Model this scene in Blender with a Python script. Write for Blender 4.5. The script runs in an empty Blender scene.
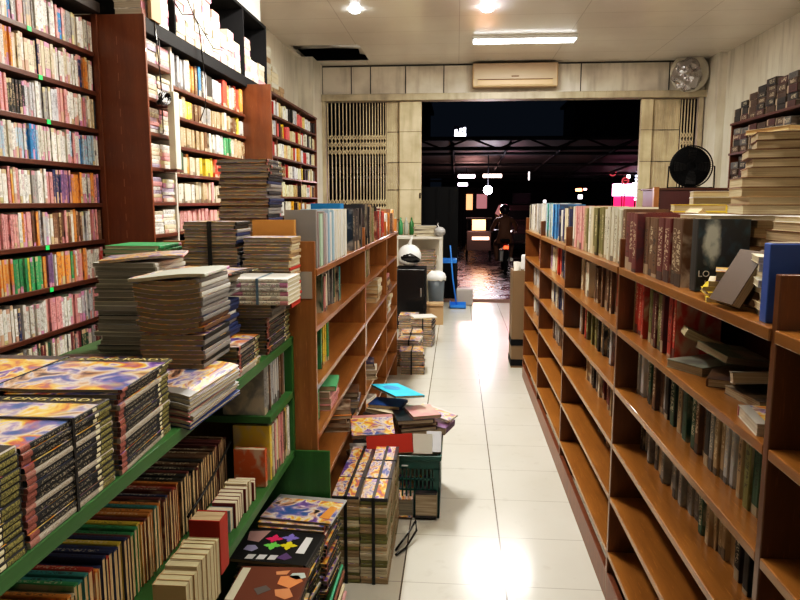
import bpy, bmesh, math, random
from math import radians as R, sin, cos, pi, atan2, hypot
from mathutils import Vector, Matrix, Euler
random.seed(7)
S = bpy.context.scene
COL = S.collection
rnd = random.random
def U(a, b): return random.uniform(a, b)

# ------------------------------------------------------------------ materials
def mat(name, base=(.8,.8,.8), rough=.5, metal=0., spec=.5, coat=0., emit=None, es=0.):
    m = bpy.data.materials.new(name); m.use_nodes = True
    b = m.node_tree.nodes['Principled BSDF']
    b.inputs['Base Color'].default_value = (*base, 1)
    b.inputs['Roughness'].default_value = rough
    b.inputs['Metallic'].default_value = metal
    b.inputs['Specular IOR Level'].default_value = spec
    b.inputs['Coat Weight'].default_value = coat
    if emit:
        b.inputs['Emission Color'].default_value = (*emit, 1)
        b.inputs['Emission Strength'].default_value = es
    m.diffuse_color = (*base, 1)
    return m
class G:
    """tiny node graph helper"""
    def __init__(s, m): s.m = m; s.t = m.node_tree; s.N = s.t.nodes; s.b = s.N['Principled BSDF']
    def n(s, kind, **kw):
        x = s.N.new(kind)
        for k, v in kw.items():
            if k.startswith('_'): setattr(x, k[1:], v)
        return x
    def put(s, sock, v):
        if isinstance(v, bpy.types.NodeSocket): s.t.links.new(v, sock)
        elif v is not None:
            try: sock.default_value = v
            except Exception: sock.default_value = (*v, 1)
    def math(s, op, a, b=None, c=None):
        x = s.N.new('ShaderNodeMath'); x.operation = op
        s.put(x.inputs[0], a); s.put(x.inputs[1], b)
        if c is not None: s.put(x.inputs[2], c)
        return x.outputs[0]
    def obj(s): return s.N.new('ShaderNodeTexCoord').outputs['Object']
    def mapping(s, vec, scale=(1,1,1), loc=(0,0,0)):
        x = s.N.new('ShaderNodeMapping'); s.put(x.inputs['Vector'], vec)
        s.put(x.inputs['Scale'], scale); s.put(x.inputs['Location'], loc); return x.outputs[0]
    def noise(s, vec, scale=5, detail=2, w=None, out=0, dist=0):
        x = s.N.new('ShaderNodeTexNoise')
        if w is not None: x.noise_dimensions = '4D'; s.put(x.inputs['W'], w)
        s.put(x.inputs['Vector'], vec); s.put(x.inputs['Scale'], scale); s.put(x.inputs['Detail'], detail)
        s.put(x.inputs['Distortion'], dist)
        return x.outputs[out]
    def ramp(s, f, stops, const=False):
        x = s.N.new('ShaderNodeValToRGB'); r = x.color_ramp
        if const: r.interpolation = 'CONSTANT'
        while len(r.elements) < len(stops): r.elements.new(.5)
        for e, (p, c) in zip(r.elements, stops): e.position = p; e.color = (*c, 1) if len(c) == 3 else c
        s.put(x.inputs[0], f); return x.outputs[0]
    def mix(s, f, a, b, mode='MIX'):
        x = s.N.new('ShaderNodeMix'); x.data_type = 'RGBA'; x.blend_type = mode
        s.put(x.inputs[0], f); s.put(x.inputs[6], a); s.put(x.inputs[7], b); return x.outputs[2]
    def sep(s, v):
        x = s.N.new('ShaderNodeSeparateXYZ'); s.put(x.inputs[0], v); return x.outputs
    def comb(s, a, b, c):
        x = s.N.new('ShaderNodeCombineXYZ'); s.put(x.inputs[0], a); s.put(x.inputs[1], b); s.put(x.inputs[2], c); return x.outputs[0]
    def color(s, v): s.put(s.b.inputs['Base Color'], v)
    def bump(s, h, strength=.2, dist=.01):
        x = s.N.new('ShaderNodeBump'); s.put(x.inputs['Height'], h)
        x.inputs['Strength'].default_value = strength; x.inputs['Distance'].default_value = dist
        s.t.links.new(x.outputs[0], s.b.inputs['Normal'])
    def between(s, v, a, b): return s.math('MULTIPLY', s.math('GREATER_THAN', v, a), s.math('LESS_THAN', v, b))

def wood(name, c1, c2, rough=.35, scale=1., coat=.2, axis='Z'):
    m = mat(name, c1, rough, coat=coat); g = G(m)
    sc = {'Z': (9, 9, .8), 'Y': (9, .8, 9), 'X': (.8, 9, 9)}[axis]
    v = g.mapping(g.obj(), tuple(k*scale for k in sc))
    n = g.noise(v, 3, 5, dist=.6); n2 = g.noise(g.obj(), 2.2, 3); n3 = g.noise(g.mapping(g.obj(), tuple(k*4 for k in sc)), 6, 2)
    c = g.mix(g.ramp(n, [(.3, (0,0,0)), (.7, (1,1,1))]), c1, c2)
    c = g.mix(g.math('MULTIPLY', n2, .55), c, tuple(k*.45 for k in c1))
    c = g.mix(g.ramp(n3, [(.62, (0,0,0)), (.75, (.35,.35,.35))]), c, tuple(min(1, k*1.5+.02) for k in c2))
    g.color(c); g.bump(n3, .08, .002); return m
M = {}
M['ora_z'] = wood('orange_varnished_wood', (.30,.11,.026), (.47,.20,.052), .3, coat=.25)
M['ora_y'] = wood('orange_shelf_wood', (.30,.11,.024), (.46,.20,.05), .3, coat=.25, axis='Y')
M['rb_z'] = wood('shaded_varnished_wood', (.12,.038,.010), (.21,.075,.018), .32, coat=.25)  # darker than the shelf boards: shade on the uprights put into the colour
M['mid'] = wood('reddish_panel_wood', (.075,.022,.007), (.12,.038,.011), .35, coat=.2)
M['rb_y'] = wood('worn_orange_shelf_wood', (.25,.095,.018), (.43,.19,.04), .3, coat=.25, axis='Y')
M['mah_z'] = wood('mahogany_wood', (.15,.038,.012), (.23,.066,.02), .4, coat=.1)
M['mah_y'] = wood('mahogany_shelf_wood', (.09,.024,.012), (.15,.045,.02), .4, coat=.1, axis='Y')
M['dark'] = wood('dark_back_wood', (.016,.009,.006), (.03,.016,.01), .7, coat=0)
M['green'] = wood('green_painted_wood', (.035,.13,.03), (.05,.18,.045), .45, coat=.1, axis='Y')
M['greenz'] = wood('green_painted_board', (.025,.14,.025), (.04,.19,.04), .45, coat=.1)
M['black'] = mat('black_paint', (.006,.006,.007), .75, spec=.2)
M['blackgloss'] = mat('black_gloss', (.008,.008,.009), .2)
M['strap'] = mat('black_strap', (.008,.008,.008), .45)
M['greytape'] = mat('grey_card', (.36,.33,.28), .8)
M['white'] = mat('white_plastic', (.8,.8,.78), .4)
M['offwhite'] = mat('offwhite_paint', (.62,.58,.5), .5)
M['steel'] = mat('steel', (.5,.5,.5), .3, 1.)
M['chrome'] = mat('chrome', (.8,.8,.8), .1, 1.)
M['card'] = mat('cardboard', (.45,.30,.17), .85)
M['blueplastic'] = mat('blue_plastic', (.03,.22,.7), .35)
M['crate'] = mat('dark_green_plastic', (.006,.075,.06), .35)
M['tag'] = mat('green_sticker', (.02,.75,.15), .5, emit=(.02,.75,.15), es=.12)

# wall paint with grime
def dirty(name, c, grime, rough=.7, sc=1.3):
    m = mat(name, c, rough); g = G(m)
    a = g.noise(g.obj(), sc, 6); b = g.noise(g.mapping(g.obj(), (6,6,.7)), 2, 4)
    col = g.mix(g.ramp(a, [(.42,(0,0,0)), (.75,(.8,.8,.8))]), c, grime)
    col = g.mix(g.ramp(b, [(.5,(0,0,0)), (.8,(.5,.5,.5))]), col, tuple(k*.6 for k in grime))
    g.color(col); return m
M['wall'] = dirty('dingy_wall_paint', (.76,.72,.62), (.52,.47,.37))
M['panel'] = dirty('grimy_fascia_panel', (.74,.68,.58), (.44,.38,.30), sc=2.5)
M['beam'] = dirty('old_steel_beam', (.50,.43,.30), (.25,.2,.13), .5, 4)
M['gate'] = dirty('cream_gate_metal', (.66,.56,.37), (.34,.27,.16), .5, 3)
M['seam'] = mat('dark_seam', (.03,.028,.025), .8)
# ceiling: glossy boards with fine seams across
m = mat('glossy_ceiling_board', (.56,.51,.45), .22, spec=.6); g = G(m); M['ceil'] = m
o = g.sep(g.obj()); fy = g.math('FRACT', g.math('DIVIDE', o[1], .62)); fx = g.math('FRACT', g.math('DIVIDE', o[0], 1.24))
ln = g.math('MAXIMUM', g.math('LESS_THAN', fy, .012), g.math('LESS_THAN', fx, .006))
gn = g.noise(g.obj(), .9, 5)
c = g.mix(g.ramp(gn, [(.35,(0,0,0)), (.7,(1,1,1))]), (.78,.73,.65), (.66,.60,.52))
g.color(g.mix(g.math('MULTIPLY', ln, .45), c, (.3,.24,.18))); g.put(g.b.inputs['Roughness'], g.math('MULTIPLY_ADD', gn, .15, .16))
# floor tiles
m = mat('cream_floor_tile', (.7,.68,.6), .12, spec=.55); g = G(m); M['tile'] = m
o = g.sep(g.obj())
tx = g.math('FRACT', g.math('DIVIDE', g.math('SUBTRACT', o[0], -.45), .395)); ty = g.math('FRACT', g.math('DIVIDE', g.math('SUBTRACT', o[1], -1.285), .39))
lx = g.math('LESS_THAN', g.math('ABSOLUTE', g.math('SUBTRACT', tx, .5)), .492); ly = g.math('LESS_THAN', g.math('ABSOLUTE', g.math('SUBTRACT', ty, .5)), .495)
inn = g.math('MULTIPLY', lx, g.math('MAXIMUM', ly, .5))
gn = g.noise(g.obj(), 1.6, 6); gn2 = g.noise(g.obj(), 14, 3)
c = g.mix(g.ramp(gn, [(.35,(0,0,0)), (.75,(1,1,1))]), (.66,.645,.575), (.56,.54,.46))
c = g.mix(g.ramp(gn2, [(.62,(0,0,0)), (.8,(.4,.4,.4))]), c, (.42,.39,.32))
g.color(g.mix(inn, (.11,.09,.07), c)); g.put(g.b.inputs['Roughness'], g.math('MULTIPLY_ADD', gn, .14, .10))
# street
m = mat('wet_asphalt', (.02,.018,.018), .25); g = G(m); M['street'] = m
br = g.n('ShaderNodeTexBrick'); g.put(br.inputs['Vector'], g.obj()); br.inputs['Scale'].default_value = 4.
g.put(br.inputs['Color1'], (.014,.008,.009,1)); g.put(br.inputs['Color2'], (.006,.004,.006,1)); g.put(br.inputs['Mortar'], (.004,.004,.004,1))
g.color(br.outputs[0]); n = g.noise(g.obj(), 5, 5); g.put(g.b.inputs['Roughness'], g.ramp(n, [(.35,(.10,.10,.10)), (.7,(.42,.42,.42))])); g.bump(g.noise(g.obj(), 18, 3), .6, .02)

# ---- book surfaces: object colour drives the cover, object random drives the pattern
def book_mats(kind, page=(.62,.52,.36), pd=(.30,.23,.14)):
    # spine
    s = mat(kind+'_spine', (.5,.5,.5), .6, spec=.3); g = G(s)
    oi = g.n('ShaderNodeObjectInfo'); colr = oi.outputs['Color']; r = oi.outputs['Random']
    o = g.sep(g.obj()); v = g.math('ADD', o[1], .5); t = o[2]
    r2 = g.math('FRACT', g.math('MULTIPLY', r, 17.3)); r3 = g.math('FRACT', g.math('MULTIPLY', r, 57.7)); r4 = g.math('FRACT', g.math('MULTIPLY', r, 131.9))
    if kind == 'manga':
        hue = g.n('ShaderNodeCombineColor', _mode='HSV'); g.put(hue.inputs[0], g.math('FRACT', g.math('MULTIPLY_ADD', r3, .24, .90))); g.put(hue.inputs[1], .55); g.put(hue.inputs[2], .55)
        lo = g.math('LESS_THAN', v, g.math('MULTIPLY_ADD', r2, .25, .1))
        c = g.mix(g.math('MULTIPLY', lo, g.math('GREATER_THAN', r4, .55)), colr, hue.outputs[0])
        c = g.mix(g.math('MULTIPLY', g.math('GREATER_THAN', v, .87), g.math('GREATER_THAN', r2, .5)), c, hue.outputs[0])
        tn = g.noise(g.comb(g.math('MULTIPLY', t, 2.5), g.math('MULTIPLY', v, 26), 0), 1.6, 1, w=g.math('MULTIPLY', r, 60))
        bl = g.noise(g.comb(g.math('MULTIPLY', t, .8), g.math('MULTIPLY', v, 5), 0), 1.5, 2, w=g.math('MULTIPLY', r3, 40))
        c = g.mix(g.math('MULTIPLY', g.math('GREATER_THAN', bl, .57), .45), c, g.mix(g.math('GREATER_THAN', r2, .5), (.10,.07,.08), hue.outputs[0]))
        tx = g.math('MULTIPLY', g.math('GREATER_THAN', tn, .52), g.between(v, .22, .88))
        tcol = g.mix(g.math('GREATER_THAN', r3, .55), (.04,.03,.04), hue.outputs[0])
        tx = g.math('MULTIPLY', tx, g.between(t, .2, .8))
        g.color(g.mix(g.math('MULTIPLY', tx, .5), c, tcol))
    elif kind == 'mag':
        tn = g.noise(g.comb(g.math('MULTIPLY', v, 70), g.math('MULTIPLY', t, 3), 0), 1.3, 1, w=g.math('MULTIPLY', r, 60))
        base = g.mix(g.math('GREATER_THAN', r2, .82), (.018,.018,.02), (.42,.38,.33))
        c = g.mix(g.math('MULTIPLY', g.math('GREATER_THAN', tn, .54), g.math('MULTIPLY', g.between(v, .13, .7), g.between(t, .25, .75))), base, (.30,.26,.19))
        c = g.mix(g.math('MULTIPLY', g.between(v, .0, .09), g.math('MULTIPLY_ADD', tn, .9, .3)), c, (.36,.12,.09)); c = g.mix(g.math('MULTIPLY', g.math('LESS_THAN', t, .1), .7), c, (.45,.43,.40))
        c = g.mix(g.math('MULTIPLY', g.between(v, .77, .82), g.between(t, .2, .8)), c, (.75,.68,.48))
        ol = g.math('MULTIPLY', g.between(v, .83, .985), g.between(t, .12, .85))
        c = g.mix(ol, c, g.mix(g.math('GREATER_THAN', tn, .5), (.30,.27,.09), (.12,.11,.04)))
        g.color(c)
    elif kind == 'plain':
        g.color(g.mix(g.math('MULTIPLY', g.noise(g.obj(), 3, 2), .3), colr, (.05,.04,.03)))
    else:
        tn = g.noise(g.comb(g.math('MULTIPLY', t, 2.2), g.math('MULTIPLY', v, 20), 0), 1.7, 1, w=g.math('MULTIPLY', r, 60))
        a = g.math('MULTIPLY_ADD', r2, .3, .15)
        tx = g.math('MULTIPLY', g.math('MULTIPLY', g.math('GREATER_THAN', tn, .53), g.between(v, a, .85)), g.between(t, .22, .78))
        tcol = g.mix(g.math('GREATER_THAN', r3, .45), (.02,.015,.015), (.75,.65,.45))
        c = g.mix(g.math('MULTIPLY', tx, .7), colr, tcol)
        c = g.mix(g.math('MULTIPLY', g.math('LESS_THAN', v, g.math('MULTIPLY', r4, .22)), .8), c, g.mix(g.math('GREATER_THAN', r3, .5), (.5,.4,.28), (.05,.035,.03)))
        g.color(g.mix(g.math('MULTIPLY', g.noise(g.obj(), 4, 3, w=r), .35), c, (.12,.09,.06)))
    # cover
    k = mat(kind+'_cover', (.5,.5,.5), .5 if kind == 'plain' else .28, coat=0 if kind == 'plain' else .12, spec=.15 if kind == 'plain' else .5); g = G(k)
    oi = g.n('ShaderNodeObjectInfo'); colr = oi.outputs['Color']; r = oi.outputs['Random']
    if kind == 'mag':
        w = g.math('MULTIPLY', r, 80); v = g.obj()
        n1 = g.noise(v, 2.6, 5, w=w, dist=1.4); n2 = g.noise(v, 4.0, 5, w=g.math('ADD', w, 9), dist=1.0)
        c = g.ramp(n1, [(0,(.02,.02,.05)), (.36,(.10,.05,.25)), (.42,(.32,.18,.50)), (.465,(.85,.72,.62)), (.505,(.90,.66,.14)), (.55,(.85,.38,.05)), (.60,(.60,.12,.08)), (.68,(.05,.16,.45))])
        c2 = g.ramp(n2, [(0,(.02,.03,.05)), (.40,(.06,.14,.38)), (.46,(.25,.20,.45)), (.52,(.75,.68,.6)), (.58,(.65,.35,.2)), (.66,(.02,.02,.03))])
        c = g.mix(g.ramp(g.noise(v, 1.5, 2, w=g.math('ADD', w, 33)), [(.50,(0,0,0)), (.57,(1,1,1))]), c, c2)
        o = g.sep(v); hd = g.math('GREATER_THAN', o[1], .36)
        c = g.mix(hd, c, g.mix(.75, (.03,.03,.03), colr)); g.color(c)
    elif kind == 'plain': g.color(colr)
    else:
        n1 = g.noise(g.obj(), 2.5, 3, w=g.math('MULTIPLY', r, 80), dist=.6)
        g.color(g.mix(g.ramp(n1, [(.45,(0,0,0)), (.62,(.75,.75,.75))]), colr, g.mix(g.math('GREATER_THAN', r, .5), (.6,.5,.38), (.06,.04,.05))))
    # pages
    p = mat(kind+'_pages', page, .85); g = G(p)
    oi = g.n('ShaderNodeObjectInfo'); o = g.sep(g.obj())
    n = g.noise(g.comb(g.math('MULTIPLY', o[0], .5), g.math('MULTIPLY', o[1], .5), g.math('MULTIPLY', o[2], 14)), 1.6, 3, w=g.math('MULTIPLY', oi.outputs['Random'], 50))
    c = g.mix(g.ramp(n, [(.3,(0,0,0)), (.7,(1,1,1))]), pd, page)
    c = g.mix(g.math('MULTIPLY', oi.outputs['Random'], .35), c, tuple(k*.6 for k in page)); g.color(c)
    return (k, p, s)
BM = {'manga': book_mats('manga', (.66,.60,.50), (.4,.35,.28)),
      'mag': book_mats('mag', (.42,.38,.31), (.10,.09,.075)),
      'novel': book_mats('novel', (.60,.50,.36), (.28,.21,.13)),
      'plain': book_mats('plain', (.66,.52,.33), (.32,.22,.12))}
BM['greymag'] = (BM['mag'][0], None, BM['mag'][2])
def pagemat(nm, a, b):
    return book_mats(nm, a, b)[1]
BM['grey'] = (BM['mag'][0], pagemat('newsprint', (.42,.37,.27), (.15,.125,.085)), BM['plain'][2])
BM['yellow'] = (BM['plain'][0], pagemat('yellowed', (.92,.72,.42), (.50,.30,.12)), BM['plain'][2])
BM['pale'] = (BM['plain'][0], pagemat('palecream', (.74,.67,.52), (.42,.34,.22)), BM['manga'][2])
BM['old'] = (BM['novel'][0], BM['yellow'][1], BM['novel'][2])
BM['palefat'] = (BM['plain'][0], pagemat('olivecream', (.60,.54,.36), (.34,.28,.15)), BM['plain'][2])
BM['brownnews'] = (BM['mag'][0], pagemat('brown_newsprint', (.36,.285,.17), (.14,.10,.05)), BM['plain'][2])
BM['greynews'] = (BM['plain'][0], pagemat('grey_newsprint', (.46,.43,.37), (.17,.155,.13)), BM['plain'][2])
BM['tancomic'] = (BM['mag'][0], pagemat('tan_pages', (.55,.48,.34), (.27,.22,.13)), BM['plain'][2])
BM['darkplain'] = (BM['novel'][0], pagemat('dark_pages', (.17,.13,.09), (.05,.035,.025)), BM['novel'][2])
BM['tanold'] = (BM['plain'][0], pagemat('tan_old_pages', (.60,.50,.33), (.27,.20,.11)), BM['plain'][2])
BM['brownnews2'] = (BM['plain'][0], BM['tanold'][1], BM['plain'][2])
BM['art'] = (BM['mag'][0], BM['manga'][1], BM['manga'][2])
del BM['greymag']

# ------------------------------------------------------------------ mesh helpers
def link(o, parent=None):
    COL.objects.link(o)
    if parent: o.parent = parent
    return o
def tag(o, label=None, cat=None, group=None, kind=None):
    if label: o['label'] = label
    if cat: o['category'] = cat
    if group: o['group'] = group
    if kind: o['kind'] = kind
    return o
def root(name, label, cat, loc, rz=0, group=None):
    o = bpy.data.objects.new(name, None); o.location = loc; o.rotation_euler = (0,0,rz); o.empty_display_size = .1
    link(o); return tag(o, label, cat, group)
def box(bm, a, b, mi=0, rot=None, bevel=0):
    """box between corners a and b"""
    c = [(a[i]+b[i])/2 for i in range(3)]; s = [abs(b[i]-a[i]) for i in range(3)]
    r = bmesh.ops.create_cube(bm, size=1, matrix=Matrix.Diagonal((*s, 1)))
    vs = r['verts']
    if bevel:
        es = {e for v in vs for e in v.link_edges}
        q = bmesh.ops.bevel(bm, geom=list(es), offset=bevel, segments=2, affect='EDGES', profile=.5)
        vs = list({v for f in q['faces'] for v in f.verts} | {v for v in vs if v.is_valid})
    T = Matrix.Translation(c) @ (rot.to_matrix().to_4x4() if rot else Matrix.Identity(4))
    bmesh.ops.transform(bm, matrix=T, verts=vs)
    for f in {f for v in vs for f in v.link_faces}: f.material_index = mi
    return vs
def tube(bm, pts, rad, seg=8, mi=0, caps=True):
    rings = []; n = len(pts); P = [Vector(p) for p in pts]
    rr = rad if isinstance(rad, (list, tuple)) else [rad]*n
    for i in range(n):
        d = (P[min(i+1, n-1)]-P[max(i-1, 0)]).normalized()
        q = d.to_track_quat('Z', 'Y')
        rings.append([bm.verts.new(P[i]+q@Vector((cos(2*pi*k/seg)*rr[i], sin(2*pi*k/seg)*rr[i], 0))) for k in range(seg)])
    for a, b in zip(rings, rings[1:]):
        for k in range(seg):
            f = bm.faces.new((a[k], a[(k+1) % seg], b[(k+1) % seg], b[k])); f.material_index = mi; f.smooth = True
    if caps:
        bm.faces.new(rings[0][::-1]).material_index = mi; bm.faces.new(rings[-1]).material_index = mi
def lathe(bm, prof, seg=24, mi=0, axis='Z', c=(0,0,0)):
    rings = []
    for r, h in prof:
        ring = []
        for k in range(seg):
            a = 2*pi*k/seg; p = (r*cos(a), r*sin(a), h)
            if axis == 'Y': p = (p[0], p[2], p[1])
            if axis == 'X': p = (p[2], p[0], p[1])
            ring.append(bm.verts.new(Vector(p)+Vector(c)))
        rings.append(ring)
    for a, b in zip(rings, rings[1:]):
        for k in range(seg):
            f = bm.faces.new((a[k], a[(k+1) % seg], b[(k+1) % seg], b[k])); f.smooth = True; f.material_index = mi
    for rg in (rings[0], rings[-1]):
        try: bm.faces.new(rg).material_index = mi
        except Exception: pass
def done(name, bm, mats, parent=None, loc=None, rot=None, recalc=True):
    if recalc: bmesh.ops.recalc_face_normals(bm, faces=bm.faces)
    me = bpy.data.meshes.new(name); bm.to_mesh(me); bm.free()
    for m in (mats if isinstance(mats, (list, tuple)) else [mats]): me.materials.append(m)
    o = bpy.data.objects.new(name, me); link(o, parent)
    if loc: o.location = loc
    if rot: o.rotation_euler = rot
    return o
def boxobj(name, a, b, m, parent=None, bevel=0, rot=None):
    """box as an object with its own origin in the middle of its base"""
    c = ((a[0]+b[0])/2, (a[1]+b[1])/2, min(a[2], b[2]))
    bm = bmesh.new(); box(bm, [a[i]-c[i] for i in range(3)], [b[i]-c[i] for i in range(3)], bevel=bevel)
    o = done(name, bm, m, parent)
    pl = parent.location if parent else Vector((0,0,0))
    o.location = Vector(c)-pl
    if rot: o.rotation_euler = rot
    return o
def struct(o): o['kind'] = 'structure'; return o
def text(body, size, m, parent, loc, rot, name='lettering', ext=.0006, sx=1):
    cu = bpy.data.curves.new(name, 'FONT'); cu.body = body; cu.size = size; cu.extrude = ext; cu.align_x = 'CENTER'; cu.align_y = 'CENTER'; cu.resolution_u = 3
    t = bpy.data.objects.new(name, cu); COL.objects.link(t)
    dg = bpy.context.evaluated_depsgraph_get(); me = bpy.data.meshes.new_from_object(t.evaluated_get(dg))
    bpy.data.objects.remove(t); me.materials.clear(); me.materials.append(m)
    o = bpy.data.objects.new(name, me); link(o, parent); o.location = loc; o.rotation_euler = rot; o.scale = (sx,1,1)
    return o

# ------------------------------------------------------------------ books
# unit book: x across (spine at +.5), y along the spine, z = thickness 0..1
BEND = {0: lambda x,y: 0, 1: lambda x,y: 1.5*(x*1.6)**2-.1, 2: lambda x,y: -1.1*max(0, .35-x)**2*2.2,
        3: lambda x,y: .9*sin(3.0*x+.4), 4: lambda x,y: 4.5*max(0, -x-.1)**2*(1-y), 5: lambda x,y: 1.2*(1-(2*y)**2)*.8,
        7: lambda x,y: 3.2*x*x, 6: lambda x,y: -12*max(0, -x-.2)**2}
MC = {}
def book_mesh(kind, which, bend=0, thick=.07):
    key = (kind, which, bend)
    if key in MC: return MC[key]
    bm = bmesh.new(); f = BEND[bend]; nx = 1 if bend == 0 else 8
    def slab(x0, x1, y0, y1, z0, z1, mi, mx=None):
        n = max(1, int(nx*(x1-x0)+.5)) if bend else 1; k = nx if bend in (4, 5) else 1
        g = {}
        for i in range(n+1):
            for j in range(k+1):
                x = x0+(x1-x0)*i/n; y = y0+(y1-y0)*j/k; h = f(x, y)
                for z in (0, 1): g[i, j, z] = bm.verts.new((x, y, (z1 if z else z0)+h))
        def q(*v, m=mi): fa = bm.faces.new([g[t] for t in v]); fa.material_index = m; return fa
        for i in range(n):
            for j in range(k):
                q((i,j,1),(i+1,j,1),(i+1,j+1,1),(i,j+1,1)); q((i,j,0),(i,j+1,0),(i+1,j+1,0),(i+1,j,0))
        for i in range(n):
            q((i,0,0),(i+1,0,0),(i+1,0,1),(i,0,1)); q((i,k,0),(i,k,1),(i+1,k,1),(i+1,k,0))
        for j in range(k):
            q((0,j,0),(0,j,1),(0,j+1,1),(0,j+1,0))
            q((n,j,0),(n,j+1,0),(n,j+1,1),(n,j,1), m=mi if mx is None else mx)
    SP = 2 if which == 'full' else 1
    if which in ('full', 'cover'):
        slab(-.5, .49, -.5, .5, 0, thick, 0); slab(-.5, .49, -.5, .5, 1-thick, 1, 0)
        # gently rounded spine
        prof = [(.49, 0), (.5, .1), (.504, .5), (.5, .9), (.49, 1), (.47, 1-thick), (.47, thick)]
        rings = [[bm.verts.new((x, y, z+f(x, y))) for x, z in prof] for y in (-.5, .5)]
        n = len(prof)
        for i in range(n):
            fa = bm.faces.new((rings[0][i], rings[0][(i+1) % n], rings[1][(i+1) % n], rings[1][i])); fa.material_index = SP
        bm.faces.new(rings[0]).material_index = SP; bm.faces.new(rings[1][::-1]).material_index = SP
    if which in ('full', 'pages'):
        slab(-.488, .475, -.488, .488, thick, 1-thick, 1 if which == 'full' else 0)
    bmesh.ops.recalc_face_normals(bm, faces=bm.faces)
    me = bpy.data.meshes.new('book_'+which); bm.to_mesh(me); bm.free()
    k, p, s = BM[kind]
    for mm in ((k, p, s) if which == 'full' else (k, s) if which == 'cover' else (p,)): me.materials.append(mm)
    MC[key] = me; return me
NB = {}
def book(name, label, loc, size, rot=(0,0,0), color=(.5,.5,.5), kind='novel', bend=0, parts=False, group=None, cat='book'):
    """size = (width across from the spine, length of spine, thickness); loc = centre of the underside"""
    o = bpy.data.objects.new(name, book_mesh(kind, 'cover' if parts else 'full', bend))
    o.location = loc; o.scale = size; o.rotation_euler = rot; o.color = (*color, 1); link(o)
    tag(o, label, cat, group); NB[name] = NB.get(name, 0)+1
    if parts:
        p = bpy.data.objects.new('pages', book_mesh(kind, 'pages', bend)); link(p, o)
    return o
def ordn(n):
    w = ['zeroth','first','second','third','fourth','fifth','sixth','seventh','eighth','ninth','tenth','eleventh','twelfth','thirteenth','fourteenth','fifteenth','sixteenth','seventeenth','eighteenth','nineteenth','twentieth']
    if n < len(w): return w[n]
    return str(n)+('th' if 10 <= n % 100 <= 20 else {1:'st',2:'nd',3:'rd'}.get(n % 10, 'th'))
C_ = dict(white=(.74,.72,.66), cream=(.66,.57,.40), ivory=(.70,.66,.54), red=(.50,.05,.03), pink=(.68,.30,.30), orange=(.72,.27,.05), yellow=(.75,.55,.06), green=(.05,.32,.12),
          teal=(.05,.30,.28), blue=(.03,.22,.50), navy=(.025,.04,.13), purple=(.20,.11,.24), black=(.02,.02,.02), brown=(.16,.08,.04), grey=(.28,.27,.26), maroon=(.16,.03,.03),
          tan=(.45,.32,.18), olive=(.20,.19,.06), lilac=(.45,.38,.52), lightblue=(.35,.50,.62), silver=(.5,.5,.52), darkgreen=(.03,.09,.05), mint=(.42,.58,.45))
NAME = dict(lightblue='light blue', darkgreen='dark green')
def pick(pal):
    n = random.choice(pal.split()); c = C_[n]; k = U(.85, 1.12)
    return NAME.get(n, n), tuple(min(.9, x*k) for x in c)
def row(side, xp, ya, yb, z, hr, tr, dr, pal, name, where, group, kind='novel', setback=(0, .02), parts=False, lean=.15, rev=False, end='from the far end', colors=None, fore=False):
    """books standing on a shelf from ya towards yb; side=+1 spines face +x, -1 spines face -x"""
    out = []; y = ya; items = []; d = 1 if yb > ya else -1
    run = None; rn = 0
    while True:
        if rn <= 0: run = (U(*hr), U(*tr), U(*dr), *pick(pal)); rn = random.choice([1,1,1,1,2,2,3,5]) if colors is None else 1
        if colors: nm = colors[len(items) % len(colors)]; run = (U(*hr), U(*tr), U(*dr), NAME.get(nm, nm), C_[nm])
        rn -= 1; h, t, w, cn, c = run
        if abs(y+d*t-ya) > abs(yb-ya): break
        items.append((y+d*t/2, h, t, w, cn, c)); y += d*(t+.0008)
    n = len(items)
    for i, (yc, h, t, w, cn, c) in enumerate(items):
        th = 0
        if rnd() < lean and i > 0 and False: th = 0
        sb = U(*setback); xc = xp-side*(sb+w/2)
        fd = -side if fore else side   # fore edge out when requested
        rz = 0 if fd > 0 else pi
        k = n-i if rev else i+1
        # rotate so length stands up, thickness lies along y
        o = book(name, f'{cn} {where[0]}, {ordn(k)} {end} {where[1]}', (xc, yc+(t/2 if rz == 0 else -t/2), z+h/2+.0005), (w, h, t), (pi/2, 0, rz), c, kind, 0, parts, group)
        out.append(o)
    return out
def pile(where, cx, cy, z0, w, l, t, n, rz=0, jit=.006, kind='mag', pal='black', bend=0, name='magazine', noun='magazine', group=None, parts=True, cat=None, jr=.03, lift=0, lx=0, ly=0):
    out = []; z = z0+lift
    for i in range(n):
        cn, c = pick(pal); tt = t*U(.85, 1.15); ww = w*U(.985, 1.0); ll = l*U(.985, 1.0)
        nw = 'topmost' if i == n-1 else ordn(n-i)+' from the top'
        f = i/max(1, n-1)
        out.append(book(name, f'{cn} {noun}, {nw} of {where}', (cx+U(-jit, jit)+lx*f, cy+U(-jit, jit)+ly*f, z), (ww, ll, tt), (0, 0, rz+U(-jr, jr)), c, kind, bend, parts, group, cat or 'magazine' if name == 'magazine' else (cat or 'book')))
        z += tt+.0003
    return out, z
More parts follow.
